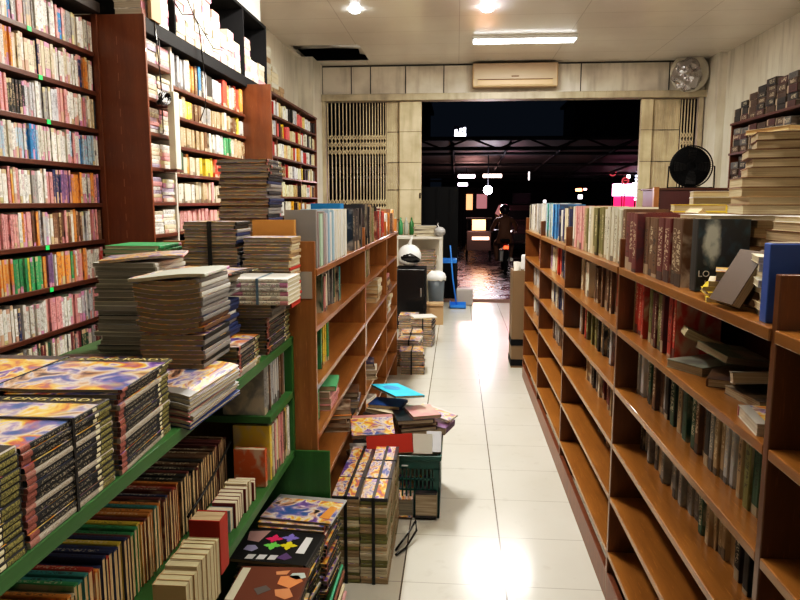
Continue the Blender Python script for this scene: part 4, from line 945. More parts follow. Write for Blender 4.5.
bmesh.ops.bisect_plane(bm, geom=bm.verts[:]+bm.edges[:]+bm.faces[:], plane_co=(0,0,.13), plane_no=(.5,.3,1), clear_outer=True)
for f in bm.faces: f.smooth = True
done('visor', bm, M['blackgloss'], hm)
bm = bmesh.new(); tube(bm, [(0,-.02,.25), (.02,-.02,.31), (.035,-.02,.35)], [.022,.012,.004], 8); done('fin', bm, M['white'], hm)
h2 = root('helmet', 'small pale grey helmet at the right edge of the white tabletop', 'helmet', (-.215, 8.93, 1.011)); h2.scale = (.6,.6,.6)
bm = bmesh.new(); bmesh.ops.create_uvsphere(bm, u_segments=20, v_segments=12, radius=.11, matrix=Matrix.Translation((0,0,.105)) @ Matrix.Diagonal((1.1,1.1,.95,1)))
for f in bm.faces: f.smooth = True
done('shell', bm, mat('grey_shell', (.35,.34,.33), .4), h2)
bm = bmesh.new(); tube(bm, [(-.02,0,.2), (-.05,0,.27), (-.03,0,.29)], .012, 6); done('strap', bm, M['white'], h2)
tb = root('table', 'white topped side table with books in its open side, beyond the black cabinet', 'table', (-.45, 9.1, 0))
bm = bmesh.new(); box(bm, (-.33,-.25,.98), (.27,.25,1.01), bevel=.004); done('tabletop', bm, M['offwhite'], tb)
for x in (-.31, .25):
    for y in (-.23, .23):
        bm = bmesh.new(); box(bm, (x-.018,y-.018,0), (x+.018,y+.018,.98)); done('leg', bm, M['offwhite'], tb)
for z in (.12, .45): bm = bmesh.new(); box(bm, (-.30,-.24,z), (.24,.24,z+.02)); done('shelf_board', bm, M['offwhite'], tb)
bm = bmesh.new(); box(bm, (-.31,.22,.12), (.25,.235,.98)); done('back_panel', bm, M['offwhite'], tb)
pile('the pile under the white tabletop', -.40, 9.05, .475, .26, .3, .035, 10, rz=0, jit=.015, kind='grey', pal='tan olive grey', name='bundled_magazine', noun='magazine', group='pile under the white tabletop', cat='magazine', parts=False)
pile('the paper pile on the white tabletop', -.40, 9.05, 1.011, .28, .22, .024, 6, rz=.1, jit=.02, jr=.15, kind='pale', pal='white silver grey', name='bundled_magazine', noun='magazine', group='paper pile on white tabletop', cat='magazine', parts=False)
gbn = root('waste_bin', 'grey plastic bin with white bag beside the black cabinet', 'bin', (-.25, 8.5, 0))
bm = bmesh.new(); lathe(bm, [(.075,0), (.10,.40), (.105,.52), (.095,.52), (.07,.02)], 20); done('bucket', bm, mat('grey_plastic', (.13,.16,.19), .4), gbn, loc=(0,0,0))
bm = bmesh.new(); lathe(bm, [(.11,0), (.125,.03), (.11,.07), (.06,.11), (.01,.10)], 14)
for v in bm.verts: v.co += Vector((U(-.012,.012), U(-.012,.012), U(-.012,.012)))
done('bag', bm, M['white'], gbn, loc=(0,0,.50))
cb = root('cardboard_box', 'brown cardboard box on the floor at the aisle end, left', 'box', (-.25, 8.28, 0))
bm = bmesh.new(); box(bm, (-.1,-.1,.0), (.1,.1,.25)); done('carton', bm, M['card'], cb)
bm = bmesh.new(); box(bm, (-.1,-.14,.236), (.1,-.1,.24), rot=None); done('flap', bm, M['card'], cb)
gbn.location = (-.245, 8.52, 0)
# blue broom + dustpan
br = root('broom', 'blue long-handled dustpan standing by the doorway', 'dustpan', (-.07, 9.55, 0)); br.scale = (.8,.8,1)
bm = bmesh.new(); tube(bm, [(.10,.02,.03), (.03,.03,.4), (-.02,.05,.86)], .014, 8); done('handle', bm, M['blueplastic'], br)
bm = bmesh.new(); box(bm, (-.02,-.12,.0), (.26,.12,.012)); box(bm, (-.02,.1,0), (.26,.12,.07)); box(bm, (-.02,-.12,0), (-.005,.12,.09)); box(bm, (-.02,-.12,0), (.26,-.105,.05)); done('pan', bm, M['blueplastic'], br)
bt = root('stool', 'blue topped plastic stool in the doorway beside the blue handle', 'stool', (-.10, 9.84, 0)); bt.scale = (.72,.72,1)
bm = bmesh.new(); box(bm, (-.15,-.15,.60), (.15,.15,.66), bevel=.01); done('seat', bm, M['blueplastic'], bt)
for x in (-.13, .13):
    for y in (-.13, .13):
        bm = bmesh.new(); tube(bm, [(x*1.1,y*1.1,0), (x,y,.6)], .014, 6); done('leg', bm, M['black'], bt)
tag(boxobj('storage_tub', (.0,9.72,.001), (.24,9.9,.24), mat('milky_plastic', (.35,.32,.30), .4), bevel=.02), 'small milky plastic tub on the doorstep behind the stool', 'tub')
# bottles/books green against the gate on bookcase end
for i in range(5):
    bm = bmesh.new(); lathe(bm, [(.028,0), (.032,.02), (.032,.16), (.014,.2), (.012,.24)], 12)
    o = done('bottle', bm, mat('bottle_glass', [(.02,.2,.05),(.5,.5,.42),(.05,.25,.1),(.4,.42,.35),(.03,.15,.04)][i], .2), loc=(-.92+.075*i, 9.6, 1.011-.011))
    tag(o, f'{["green","pale","green","pale","dark green"][i]} bottle against the gate, {ordn(i+1)} from the left behind the white table', 'bottle', 'bottles against the gate')
lg = root('ledge', 'narrow wooden ledge carrying bottles in front of the left gate', 'shelf', (-.78, 9.6, 0))
bm = bmesh.new(); box(bm, (-.22,-.06,.98), (.22,.06,1.0)); done('board', bm, M['rb_y'], lg)
for x in (-.2, .2): bm = bmesh.new(); box(bm, (x-.01,-.05,0), (x+.01,.05,.98)); done('support', bm, M['rb_z'], lg)

# ------------------------------------------------------------------ tan poster bin at the end of the right case
pb = root('poster_bin', 'tall tan bin with two black bands at the far end of the right case', 'bin', (.66, 6.2, 0))
bm = bmesh.new()
for a, b in (((-.17,-.14,0), (-.155,.14,.86)), ((.155,-.14,0), (.17,.14,.86)), ((-.155,-.14,0), (.155,-.125,.86)), ((-.155,.125,0), (.155,.14,.86)), ((-.155,-.125,.02), (.155,.125,.03))): box(bm, a, b)
done('body', bm, mat('tan_board', (.20,.13,.07), .5), pb)
for z in (.02, .20):
    bm = bmesh.new(); box(bm, (-.174,-.144,z), (.174,.144,z+.055)); bmesh.ops.recalc_face_normals(bm, faces=bm.faces); done('band', bm, M['black'], pb)
for i, (x, y, a, b, h) in enumerate(((.56,6.14,-.12,.1,.98), (.62,6.2,.15,.0,1.0), (.55,6.26,.02,-.05,.97), (.60,6.12,.05,.1,.95))):
    bm = bmesh.new(); tube(bm, [(0,0,.05), (a*.3,b*.3,h-.05)], .022, 10)
    tag(done('rolled_poster', bm, M['white'] if i % 2 else M['offwhite'], loc=(x,y,0)), f'{["cream","white"][i%2]} rolled poster standing in the tan bin, {ordn(i+1)} from the left', 'poster', 'rolled posters in the tan bin')
bm = bmesh.new(); box(bm, (-.03,-.03,0), (.03,.03,.13), bevel=.01); tag(done('paper_cup', bm, M['white'], loc=(.535,5.50,1.229)) if False else done('paper_roll', bm, M['white'], loc=(.60,6.16,.862-.86+.86)), 'short white paper roll standing up in the tan bin', 'paper roll')

# ------------------------------------------------------------------ back right: red cabinet, fan, tall dark stacks, wrapped wall fan
rdc = root('cabinet', 'dark red low cabinet beneath the round black fan', 'cabinet', (2.45, 7.6, 0))
bm = bmesh.new(); box(bm, (-.42,-.3,0), (.5,.3,1.57), bevel=.005); done('body', bm, mat('dark_red_wood', (.07,.012,.012), .4), rdc)
bm = bmesh.new(); box(bm, (-.44,-.32,1.57), (.52,.32,1.59), bevel=.004); done('top_board', bm, M['mah_y'], rdc)
bm = bmesh.new(); box(bm, (-.47,-.33,0), (-.42,-.27,1.60), bevel=.004); done('end_post', bm, M['ora_z'], rdc)
fn = root('fan', 'round black industrial fan standing on the dark red cabinet', 'fan', (2.43, 7.55, 1.592)); fn.scale = (.84,.84,.84)
bm = bmesh.new()
for k, rr in enumerate((.05,.09,.13,.17,.21,.245)):
    yy = -.05*(1-(rr/.25)**2)
    tube(bm, [(rr*cos(2*pi*i/40), yy, .265+rr*sin(2*pi*i/40)) for i in range(41)], .0028, 5)
    tube(bm, [(rr*cos(2*pi*i/40), .1-yy*.3, .265+rr*sin(2*pi*i/40)) for i in range(41)], .0028, 5)
for k in range(64):
    a = 2*pi*k/64; tube(bm, [(.03*cos(a),-.052,.265+.03*sin(a)), (.15*cos(a),-.035,.265+.15*sin(a)), (.25*cos(a),0,.265+.25*sin(a)), (.25*cos(a),.1,.265+.25*sin(a))], .0018, 4)
done('guard', bm, M['black'], fn)
bm = bmesh.new(); lathe(bm, [(.001,.101), (.24,.101), (.245,.104), (.001,.104)], 32, axis='Y', c=(0,0,.265)); done('rear_mesh', bm, M['black'], fn)
bm = bmesh.new(); tube(bm, [(.252*cos(2*pi*i/40), .03, .265+.252*sin(2*pi*i/40)) for i in range(41)], .008, 8); done('rim', bm, M['black'], fn)
bm = bmesh.new()
for k in range(4):
    a0 = 2*pi*k/4
    P = [(r*cos(a0+d), .03+tw, .265+r*sin(a0+d)) for r, d, tw in ((.04,-.3,.02), (.12,-.42,.03), (.22,-.3,.02), (.225,.25,-.02), (.12,.42,-.025), (.04,.4,-.01))]
    bm.faces.new([bm.verts.new(p) for p in P])
r = bmesh.ops.solidify(bm, geom=bm.faces[:], thickness=.004); done('blade', bm, mat('dark_blade', (.03,.03,.03), .35), fn)
bm = bmesh.new(); lathe(bm, [(.001,-.03), (.045,-.03), (.05,.0), (.06,.1), (.05,.16), (.001,.17)], 16, axis='Y', c=(0,.02,.265)); done('motor', bm, M['black'], fn)
bm = bmesh.new(); tube(bm, [(-.28,.03,.0), (-.275,.03,.27), (-.252,.03,.27)], .009, 6); tube(bm, [(.28,.03,.0), (.275,.03,.27), (.252,.03,.27)], .009, 6); tube(bm, [(-.28,.03,.006), (.28,.03,.006)], .009, 6)
tube(bm, [(-.2,-.12,.006), (-.2,.18,.006)], .009, 6); tube(bm, [(.2,-.12,.006), (.2,.18,.006)], .009, 6); done('stand', bm, M['black'], fn)

# wall fan wrapped in silver plastic
wf = root('wall_fan', 'round white wall fan wrapped in crumpled silver plastic above the right gate', 'fan', (3.04, YF-.2, 3.14))
bm = bmesh.new(); lathe(bm, [(.001,.10), (.10,.1), (.235,.02), (.252,-.02), (.245,-.05), (.2,-.055)], 32, axis='Y'); done('back_shell', bm, mat('aged_white', (.6,.57,.48), .4), wf, loc=(0,0,0))
sm = mat('crumpled_silver', (.55,.53,.55), .18, .85); g = G(sm); vo = g.n('ShaderNodeTexVoronoi'); g.put(vo.inputs['Vector'], g.obj()); vo.inputs['Scale'].default_value = 11; g.bump(vo.outputs[0], .9, .05)
bm = bmesh.new(); bmesh.ops.create_icosphere(bm, subdivisions=4, radius=.2, matrix=Matrix.Translation((-.045,-.06,-.02)) @ Matrix.Diagonal((1,.55,1.02,1)))
random.seed(3)
from mathutils import noise as mn
for v in bm.verts: v.co += (v.co-Vector((-.045,-.06,-.02))).normalized()*(mn.noise(v.co*9)*.05+mn.noise(v.co*22)*.015)
for f in bm.faces: f.smooth = False
done('plastic_wrap', bm, sm, wf)
bm = bmesh.new(); tube(bm, [(0,.08,0), (0,.16,.0)], .03, 10); box(bm, (-.05,.13,-.08), (.05,.149,.08)); done('bracket', bm, M['white'], wf)
bm = bmesh.new(); tube(bm, [(.1,.12,.0), (.28,.14,.03), (.31,.145,.0)], .004, 5); done('cord', bm, M['black'], wf)

# tall dark shelf against the right wall with dark tied bundles
ts = root('tall_shelf', 'dark red tall shelf against the right wall holding dark tied bundles', 'shelf', (3.2, 7.0, 0))
ZS = [.1, .5, .9, 1.25, 1.6, 1.98, 2.30]
for z in ZS: board('shelf_board', (2.98,5.2,z-.025), (3.38,8.1,z), M['mah_y'], ts)
for y in (5.2, 6.5, 8.1): board('upright', (3.0,y-.012,0), (3.38,y+.012,2.30), M['mah_z'], ts)
board('back_panel', (3.375,5.2,0), (3.385,8.1,2.29), M['dark'], ts)
random.seed(60)
for k, z in enumerate(ZS[3:]):
    nz = ZS[3+k+1]-.025 if 3+k+1 < len(ZS) else None; y = 8.07; s = 0
    while y > 5.35:
        w = U(.17, .22)
        if abs(y-w/2-6.5) < w/2+.02: y = 6.48; continue
        s += 1; top = (nz-.02) if nz else z+min(.34, .10+.06*s)
        q = z+.001; L = []
        while q < top-.05:
            t = U(.05, .075)
            if q+t > top: break
            L.append((q, t)); q += t+.0006
        for i, (qq, t) in enumerate(L):
            cn, c = pick('black brown black grey brown maroon')
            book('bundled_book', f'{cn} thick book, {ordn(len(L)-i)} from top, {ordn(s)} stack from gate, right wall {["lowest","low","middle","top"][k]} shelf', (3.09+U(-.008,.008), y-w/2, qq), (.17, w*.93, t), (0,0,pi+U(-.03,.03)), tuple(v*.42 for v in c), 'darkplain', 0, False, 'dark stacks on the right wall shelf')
        y -= w+.006

# ------------------------------------------------------------------ outside
st = struct(boxobj('ground', (-16,10.06,-.12), (22,45,-.02), M['street']))
struct(boxobj('trim_7', (-2.0,10.06,-.1), (3.4,10.5,-.005), mat('doorstep', (.20,.11,.075), .85)))
cm_ = mat('night_roof_sheet', (.065,.062,.062), .6)
cp = root('carport_canopy', 'dark sloping sheet roof on trusses over the street', 'canopy', (2, 18, 0))
def cl(x, y, z): return (x-2, y-18, z)
bm = bmesh.new(); vs = [bm.verts.new(cl(*p)) for p in ((-8,14.2,2.66),(13,14.2,2.66),(13,24,2.24),(-8,24,2.24))]; bm.faces.new(vs); bmesh.ops.solidify(bm, geom=bm.faces[:], thickness=.03); done('roof_sheet', bm, cm_, cp)
bm = bmesh.new()
for x in [-7+1.15*i for i in range(18)]: tube(bm, [cl(x,14.2,2.61), cl(x,24,2.19)], .035, 4)
for y, z in ((14.15,2.7), (14.15,2.50), (16,2.52), (18.5,2.41), (21.5,2.29), (24,2.16)): tube(bm, [cl(-8,y,z), cl(13,y,z)], .035, 4)
x = -8
while x < 13: tube(bm, [cl(x,14.13,2.49), cl(x+.55,14.13,2.7), cl(x+1.1,14.13,2.49)], .02, 4); x += 1.1
done('truss', bm, M['black'], cp)
for x in (-5.5, .25, 6, 11): bm = bmesh.new(); tube(bm, [cl(x,23.9,-.02), cl(x,23.9,2.2)], .06, 8); done('post', bm, M['black'], cp)
# black roller door / parked shutter panel on the left outside
bp = root('metal_shutter', 'black metal shutter panel outside, left of the opening', 'shutter', (-.55, 10.75, 0))
bm = bmesh.new(); box(bm, (-.6,0,-.02), (.57,.04,1.68)); done('panel', bm, mat('black_metal', (.0022,.0022,.003), .6, spec=.15), bp)
for x in (-.25, .0, .25, .45): bm = bmesh.new(); box(bm, (x-.015,-.03,0), (x+.015,0,1.66)); done('rib', bm, bpy.data.materials['black_metal'], bp)
# buildings far away
for i, (x0, x1, y, h, c, lb) in enumerate(((-9,-1.6,38,6.5,(.012,.011,.012),'dark building far left across the street'), (-.8,5.5,36,3.2,(.02,.014,.012),'low dark shop row across the street'), (6.4,16,40,7,(.012,.012,.02),'tall dark building far right across the street'))):
    b = root('building', lb, 'building', ((x0+x1)/2, y, 0)); w = x1-x0
    bm = bmesh.new(); box(bm, (-w/2,0,-.02), (w/2,4,h)); done('wall', bm, mat('dark_facade', c, .8), b)
    bm = bmesh.new(); box(bm, (-w/2-.2,-.3,h), (w/2+.2,4.2,h+.15)); done('roof', bm, M['black'], b)
    for k in range(int(w/1.6)):
        for zf in ([1.5] if h < 4 else [1.5,4.0]):
            bm = bmesh.new(); box(bm, (-w/2+.4+k*1.6,-.05,zf-.5), (-w/2+1.3+k*1.6,0,zf+.4))
            done('window', bm, M['blackgloss'], b)
def glow(nm, label, a, b, col, es, cat='lamp', g=None):
    o = boxobj(nm, a, b, mat(nm+'_glow', (1,1,1), emit=col, es=es), bevel=min(.02, (b[2]-a[2])/4)); return tag(o, label, cat, g)
# tube lights hung under the canopy
for i, (x0, x1, y, z, c) in enumerate(((.02,.50,20,2.12,(1,.8,.9)), (.72,1.25,20,2.13,(1,.72,.62)), (.02,.32,21.5,1.93,(.9,.75,.95)))):
    glow('tube_lamp', f'{["white tube lamp on the left under the canopy","pinkish tube lamp on the right under the canopy","lower short tube lamp under the canopy"][i]}', (x0,y,z), (x1,y+.06,z+.10), c, 6)
    bm = bmesh.new(); box(bm, (x0-.02,y-.02,z+.105), (x1+.02,y+.08,z+.125)); tube(bm, [((x0+x1)/2,y+.03,z+.12), ((x0+x1)/2,y+.03,2.4)], .01, 4)
    tag(done('lamp_reflector', bm, M['black']), f'black reflector of the {["left","right","lower"][i]} tube lamp under the canopy', 'lamp holder')
# work light with strong white bulb
wl = root('street_lamp', 'dazzling white work lamp hanging under the street canopy', 'lamp', (.70, 16.2, 0))
bm = bmesh.new(); bmesh.ops.create_uvsphere(bm, u_segments=20, v_segments=12, radius=.10, matrix=Matrix.Translation((0,0,1.72))); done('bulb', bm, mat('dazzle', (1,1,1), emit=(.95,.88,1), es=40), wl)
bm = bmesh.new(); tube(bm, [(0,.0,2.52), (0,.0,1.80)], .012, 6); done('post', bm, M['black'], wl)
L = bpy.data.lights.new('dazzle_light', 'POINT'); L.energy = 90; L.color = (.92,.85,1); L.shadow_soft_size = .15; o = bpy.data.objects.new('dazzle_light', L); link(o, wl); o.location = (0,-.25,1.75)
# lit sign above the canopy, partly letters
sg = root('lit_sign', 'small white lit sign glowing above the canopy, far away', 'sign', (.1, 30, 4.35))
bm = bmesh.new(); box(bm, (-.27,0,-.2), (.27,.04,.25)); done('sign_board', bm, mat('sign_dark', (.05,.05,.07), .5), sg)
em = mat('sign_white', (1,1,1), emit=(.85,.85,1), es=5)
for a, b in (((-.24,-.01,-.16), (.24,0,-.04)), ((-.22,-.01,-.04), (-.12,0,.12)), ((-.05,-.01,-.04), (.06,0,.06)), ((.13,-.01,.0), (.23,0,.2)), ((-.02,-.01,.08), (.1,0,.16))):
    bm = bmesh.new(); box(bm, a, b, bevel=.01); done('sign_stroke', bm, em, sg)
bm = bmesh.new(); tube(bm, [(0,.06,-.2), (0,.06,-4.37)], .05, 6); done('post', bm, M['black'], sg)
# shop glow across street: orange figures, kiosk
sn = root('street_stall', 'small dark stall with warm orange and pink lit openings across the street', 'stall', (.75, 27.2, -.02))
bm = bmesh.new(); box(bm, (-1.0,0,0), (.9,1.2,2.0)); done('wall', bm, mat('stall_wall', (.012,.010,.010), .8), sn)
bm = bmesh.new(); box(bm, (-1.1,-.2,2.0), (1.0,1.3,2.05)); done('roof', bm, M['black'], sn)
bm = bmesh.new(); box(bm, (-.43,-.03,1.17), (-.15,-.001,1.77), bevel=.01); done('lit_doorway', bm, mat('doorway_glow', (1,.5,.2), emit=(1,.42,.18), es=1.6), sn)
bm = bmesh.new(); box(bm, (.0,-.03,1.22), (.4,-.001,1.77), bevel=.01); done('lit_window', bm, mat('window_glow', (1,.5,.5), emit=(.7,.3,.32), es=.5), sn)
ks = root('food_cart', 'food cart with glowing yellow panel in the street', 'cart', (.55, 17.6, 0))
bm = bmesh.new(); box(bm, (-.30,-.25,.25), (.30,.25,.72), bevel=.01); done('body', bm, mat('cart_body', (.02,.008,.006), .6), ks)
bm = bmesh.new(); box(bm, (-.17,-.262,.76), (.16,-.25,1.02)); done('light_panel', bm, mat('cart_panel', (1,.8,.5), emit=(1,.45,.13), es=1.3), ks)
bm = bmesh.new(); box(bm, (-.32,-.24,1.03), (.32,.24,1.06)); done('roof', bm, M['black'], ks)
bm = bmesh.new(); box(bm, (-.17,-.29,.52), (.25,-.252,.60)); done('counter', bm, mat('cart_counter', (.9,.8,.7), emit=(1,.55,.4), es=1.6), ks)
for x in (-.29, .29):
    bm = bmesh.new(); tube(bm, [(x,0,.7), (x,0,1.03)], .012, 5); done('post', bm, M['black'], ks)
    bm = bmesh.new(); lathe(bm, [(.02,-.03), (.14,-.02), (.14,.02), (.02,.03)], 18, axis='X', c=(x,0,.12)); done('wheel', bm, M['black'], ks)
# car
car = root('car', 'dark parked car seen from the front beyond the rider', 'car', (2.0, 19.2, -.02))
bm = bmesh.new()
prof = [(-2.1,.35), (-2.15,.6), (-2.0,.82), (-1.1,.95), (-.55,1.38), (.9,1.42), (1.5,1.0), (2.0,.95), (2.1,.5), (2.05,.32)]
L_ = [bm.verts.new((-.82, y+2.1, z)) for y, z in prof]; R_ = [bm.verts.new((.82, y+2.1, z)) for y, z in prof]
for v in L_+R_:
    if v.co.z > 1.1: v.co.x *= .82
n = len(prof)
for i in range(n): bm.faces.new((L_[i], L_[(i+1)%n], R_[(i+1)%n], R_[i]))
bm.faces.new(L_); bm.faces.new(R_[::-1]); bmesh.ops.bevel(bm, geom=bm.edges[:], offset=.04, segments=2, affect='EDGES')
done('body', bm, mat('car_paint', (.06,.035,.04), .2, .4, coat=1), car)
bm = bmesh.new(); bm.faces.new([bm.verts.new(p) for p in ((-.70,1.02,.99), (.70,1.02,.99), (.60,1.50,1.33), (-.60,1.50,1.33))]); done('windshield', bm, M['blackgloss'], car)
for s in (-1, 1):
    for y in (.75, 3.4):
        bm = bmesh.new(); lathe(bm, [(.05,-.09), (.30,-.09), (.32,-.05), (.32,.05), (.30,.09), (.05,.09)], 24, axis='X', c=(s*.75,y,.32)); ww = done('wheel', bm, M['black'], car)
        bm = bmesh.new(); lathe(bm, [(.01,.091), (.17,.091), (.18,.1), (.01,.105)], 16, axis='X', c=(s*.75,y,.32)); done('hubcap', bm, M['steel'], ww)
    bm = bmesh.new(); bmesh.ops.create_uvsphere(bm, u_segments=12, v_segments=8, radius=.09, matrix=Matrix.Translation((s*.6,.02,.68)) @ Matrix.Diagonal((1.2,.6,.7,1)))
    done('headlight', bm, mat('headlamp', (1,1,1), emit=(1,.85,.85), es=6), car)
bm = bmesh.new(); box(bm, (-.45,-.07,.45), (.45,-.02,.6)); done('grille', bm, M['blackgloss'], car)

# motorcyclist
def skin_body(name, verts, edges, radii, m, parent, root_i=0, sub=2, loc=(0,0,0)):
    me = bpy.data.meshes.new(name); me.from_pydata(verts, edges, []); o = bpy.data.objects.new(name, me); link(o, parent); o.location = loc
    sk = o.modifiers.new('skin', 'SKIN'); sb = o.modifiers.new('sub', 'SUBSURF'); sb.levels = sb.render_levels = sub
    if not me.skin_vertices: me.attributes.new
    lay = me.skin_vertices[0].data if me.skin_vertices else None
    for i, r in enumerate(radii): lay[i].radius = (r, r) if not isinstance(r, tuple) else r
    lay[root_i].use_root = True
    dg = bpy.context.evaluated_depsgraph_get(); nm = bpy.data.meshes.new_from_object(o.evaluated_get(dg)); bpy.data.objects.remove(o)
    nm.materials.clear(); nm.materials.append(m)
    for p in nm.polygons: p.use_smooth = True
    o = bpy.data.objects.new(name, nm); link(o, parent); o.location = loc; return o
mc = root('motorcycle', 'dark motorcycle in the street seen from behind, ridden by the helmeted person', 'motorcycle', (1.03, 15.2, -.02)); mc.scale = (.86,.86,.86)
for nm, y in (('wheel', -.62), ('wheel', .62)):
    bm = bmesh.new(); tube(bm, [(0, y+.26*cos(2*pi*i/28), .3+.26*sin(2*pi*i/28)) for i in range(29)], .045, 8)
    for k in range(8): a = 2*pi*k/8; tube(bm, [(0,y,.3), (0,y+.25*cos(a),.3+.25*sin(a))], .008, 4)
    done('wheel', bm, M['black'], mc)
skin_body('body', [(0,-.55,.62), (0,-.3,.66), (0,0,.62), (0,.3,.70), (0,.5,.88)], [(0,1),(1,2),(2,3),(3,4)], [.07,.11,.13,.12,.07], mat('cycle_paint', (.25,.03,.02), .25, coat=1), mc)
bm = bmesh.new(); box(bm, (-.11,-.55,.74), (.11,.1,.80), bevel=.02); done('seat', bm, M['black'], mc)
bm = bmesh.new(); tube(bm, [(0,.62,.3), (0,.5,.7), (0,.45,.98)], .03, 8); tube(bm, [(-.33,.33,1.0), (-.15,.43,1.0), (.15,.43,1.0), (.33,.33,1.0)], .016, 6); done('handlebar', bm, M['steel'], mc)
bm = bmesh.new(); box(bm, (-.06,-.72,.58), (.06,-.66,.66), bevel=.01); done('tail_light', bm, mat('tail_red', (.6,.02,.01), emit=(1,.12,.04), es=2), mc)
bm = bmesh.new(); tube(bm, [(.14,-.6,.32), (.14,.1,.3)], .045, 8); done('exhaust', bm, M['steel'], mc)
bm = bmesh.new(); box(bm, (-.13,-.05,.22), (.13,.25,.52), bevel=.03); done('engine', bm, M['steel'], mc)
pr_ = root('person', 'person in brown jacket and helmet sitting astride the motorcycle, hands on the handlebar', 'person', (1.03, 15.11, -.02)); pr_.scale = (.86,.86,.86)
V = [(0,-.05,.86), (0,-.02,1.0), (0,.05,1.2), (0,.1,1.36), (0,.12,1.44), (0,.13,1.56)]
Ed = [(0,1),(1,2),(2,3),(3,4),(4,5)]; Ra = [(.17,.13),(.15,.12),(.18,.13),(.13,.10),.06,.09]
def addc(pts, rad, start):
    i0 = len(V); prev = start
    for p, r in zip(pts, rad): V.append(p); Ra.append(r); Ed.append((prev, len(V)-1)); prev = len(V)-1
for s in (-1, 1):
    addc([(s*.2,.1,1.34), (s*.29,.22,1.16), (s*.31,.38,1.06)], [.065,.052,.04], 3)
    addc([(s*.12,.05,.82), (s*.20,.38,.74), (s*.17,.28,.36), (s*.17,.38,.30)], [.10,.075,.05,.04], 0)
skin_body('body', V, Ed, Ra, mat('brown_jacket', (.17,.07,.035), .7), pr_)
bm = bmesh.new(); bmesh.ops.create_uvsphere(bm, u_segments=20, v_segments=12, radius=.14, matrix=Matrix.Translation((0,.13,1.60)) @ Matrix.Diagonal((.95,1.1,1,1))); [setattr(f, 'smooth', True) for f in bm.faces]
done('helmet', bm, mat('dark_helmet', (.03,.02,.03), .2), pr_)
for s in (-1, 1):
    for k in range(4): 
        bm = bmesh.new(); tube(bm, [(s*(.28+.022*k),.40,1.055), (s*(.28+.022*k),.455,1.06), (s*(.28+.022*k),.47,1.03), (s*(.28+.022*k),.44,1.01)], [.011,.01,.009,.008], 6); done('finger', bm, mat('glove', (.05,.04,.04), .6), pr_)
for o in list(pr_.children): o.location.z -= .08
# right side signs and lights
pk = glow('neon_sign', 'glaring pink and white neon shop sign at the right of the opening', (4.75,22,1.63), (5.55,22.1,2.0), (1,.35,.62), 6, 'sign')
boxobj('white_panel', (-.36,-.02,.05), (-.05,-.005,.33), mat('neon_white', (1,1,1), emit=(1,.85,.9), es=9), pk).location = (-.2,-.07,.08)
boxobj('white_panel', (-.1,-.02,.05), (.1,-.005,.33), bpy.data.materials['neon_white'], pk).location = (.28,-.07,.12)
nb = boxobj('neon_base', (4.8,22,1.3), (5.5,22.08,1.6), mat('neon_crimson', (1,.1,.2), emit=(.9,.02,.15), es=1.2), pk, bevel=.01)
bm = bmesh.new(); box(bm, (4.85,22.11,-.02), (5.45,22.3,2.05)); tag(done('sign_pylon', bm, M['black']), 'black pylon carrying the pink neon sign', 'pylon')
red = mat('sign_red', (.6,.05,.08), emit=(.8,.12,.14), es=.6)
for i, (x, z, lb) in enumerate(((4.62,2.32,'upper round red ring road sign beside the striped plate'), (5.0,2.08,'lower round red ring road sign just above the neon'))):
    sgn = root('road_sign', lb, 'sign', (x, 21.5, z))
    bm = bmesh.new(); tube(bm, [(.09*cos(2*pi*k/24), 0, .09*sin(2*pi*k/24)) for k in range(25)], .022, 6); done('ring', bm, red, sgn)
    bm = bmesh.new(); lathe(bm, [(.001,.01), (.085,.01), (.085,.02), (.001,.02)], 20, axis='Y'); done('disc', bm, M['black'], sgn)
    bm = bmesh.new(); tube(bm, [(0,.05,.1), (0,.05,-z-.02)], .015, 6); done('post', bm, M['black'], sgn)
    if i: bm = bmesh.new(); box(bm, (-.05,-.02,-.01), (.05,-.005,.025)); done('mark', bm, red, sgn)
pl_ = root('plate_sign', 'small striped red plate sign beside the upper ring sign', 'sign', (4.95, 21.6, 2.31))
bm = bmesh.new(); box(bm, (-.14,0,-.06), (.14,.02,.06)); done('plate', bm, mat('plate_dark', (.1,.02,.02), .5), pl_)
for z in (-.045, 0, .045): bm = bmesh.new(); box(bm, (-.135,-.006,z-.009), (.135,0,z+.009)); done('stripe', bm, red, pl_)
bm = bmesh.new(); tube(bm, [(0,.04,0), (0,.04,-2.33)], .015, 6); done('post', bm, M['black'], pl_)
sl = root('street_lamp', 'street pole with two white lamps at the right edge of the opening', 'lamp', (5.42, 22.8, 0))
bm = bmesh.new(); tube(bm, [(0,.1,-.02), (0,.1,3.1)], .035, 8); done('post', bm, M['steel'], sl)
for z in (2.72, 2.25):
    bm = bmesh.new(); bmesh.ops.create_uvsphere(bm, u_segments=14, v_segments=8, radius=.085 if z > 2.5 else .06, matrix=Matrix.Translation((-.03,0,z))); done('bulb', bm, mat('cool_bulb', (1,1,1), emit=(.85,.88,1), es=14), sl)
ld = root('light_string', 'vertical string of blue white lights beside the right gate post', 'lights', (5.38, 21.8, 0))
bm = bmesh.new(); tube(bm, [(0,.02,-.02), (0,.02,2.9)], .02, 6); done('pole', bm, M['black'], ld)
for k in range(14): bm = bmesh.new(); box(bm, (-.03,-.03,1.5+.1*k), (.03,0,1.55+.1*k), bevel=.008); done('led', bm, mat('led_blue', (1,1,1), emit=(.65,.7,1), es=7), ld)
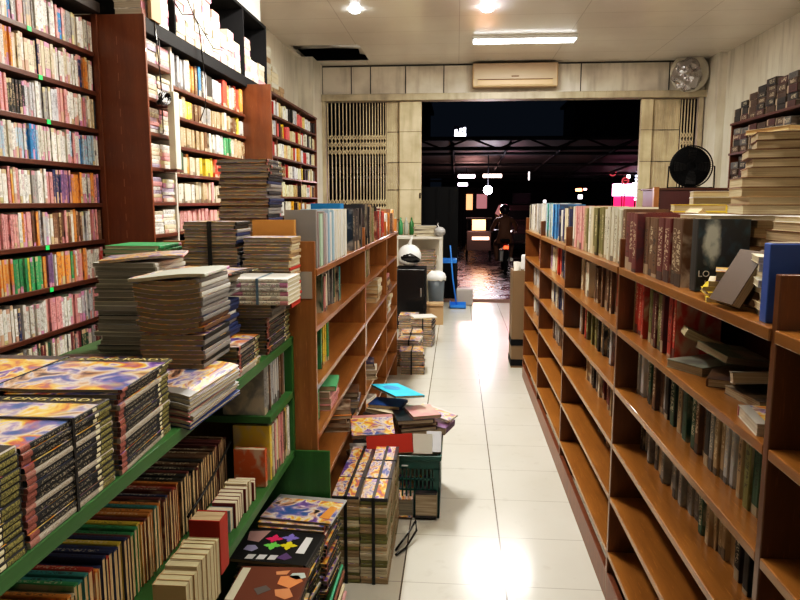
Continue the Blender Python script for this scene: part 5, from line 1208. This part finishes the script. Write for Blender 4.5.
glow('tail_lamp', 'small orange red lamp glowing in the dark street at right', (3.05,18.5,1.72), (3.22,18.55,1.80), (1,.22,.08), 8)
glow('tail_lamp', 'small pinkish lamp right beside the orange red street lamp', (3.26,18.5,1.75), (3.34,18.55,1.80), (1,.5,.5), 6)
glow('shop_light', 'small white shop light low in the dark street at right', (4.05,24,1.55), (4.2,24.05,1.7), (.9,.8,.9), 3)
glow('shop_light', 'faint white shop light behind the right book row', (2.9,24,1.42), (3.0,24.05,1.52), (.9,.8,.8), 3)
glow('wall_lamp', 'tiny white vertical lamp hanging under the canopy', (1.98,20,2.05), (2.03,20.05,2.30), (.8,.8,.8), 1.2)
for (x, y, z, e, c, r_) in ((.4,19.5,1.9,70,(1,.5,.45),.3), (4.9,21.3,1.5,14,(1,.15,.35),.4), (.6,16.8,1.0,34,(1,.42,.2),.2), (1.3,17.2,2.0,16,(1,.35,.45),.3)):  # bare point lights; the last one is added to lift the dark car
    L = bpy.data.lights.new('street_glow', 'POINT'); L.energy = e; L.color = c; L.shadow_soft_size = r_; o = bpy.data.objects.new('street_glow', L); link(o); o.location = (x,y,z)

# ------------------------------------------------------------------ world, camera, colour
W = bpy.data.worlds.new('night'); S.world = W; W.use_nodes = True
W.node_tree.nodes['Background'].inputs[0].default_value = (.004,.006,.010,1); W.node_tree.nodes['Background'].inputs[1].default_value = 1
cam = bpy.data.cameras.new('camera'); cam.sensor_width = 36; cam.lens = 36*695/800; cam.clip_start = .02; cam.clip_end = 200
co = bpy.data.objects.new('camera', cam); link(co); co.location = (0,0,1.45); co.rotation_euler = (pi/2-R(8.0262), 0, R(4.6429)); S.camera = co
S.view_settings.view_transform = 'Standard'; S.view_settings.look = 'None'; S.view_settings.exposure = 0.0; S.view_settings.gamma = 1.0
S.view_settings.use_curve_mapping = True
cv = S.view_settings.curve_mapping.curves[3]
for p in ((.02,.0125), (.12,.108), (.4,.45)): cv.points.new(*p)
S.view_settings.curve_mapping.update()
S.cycles.max_bounces = 6; S.cycles.diffuse_bounces = 4
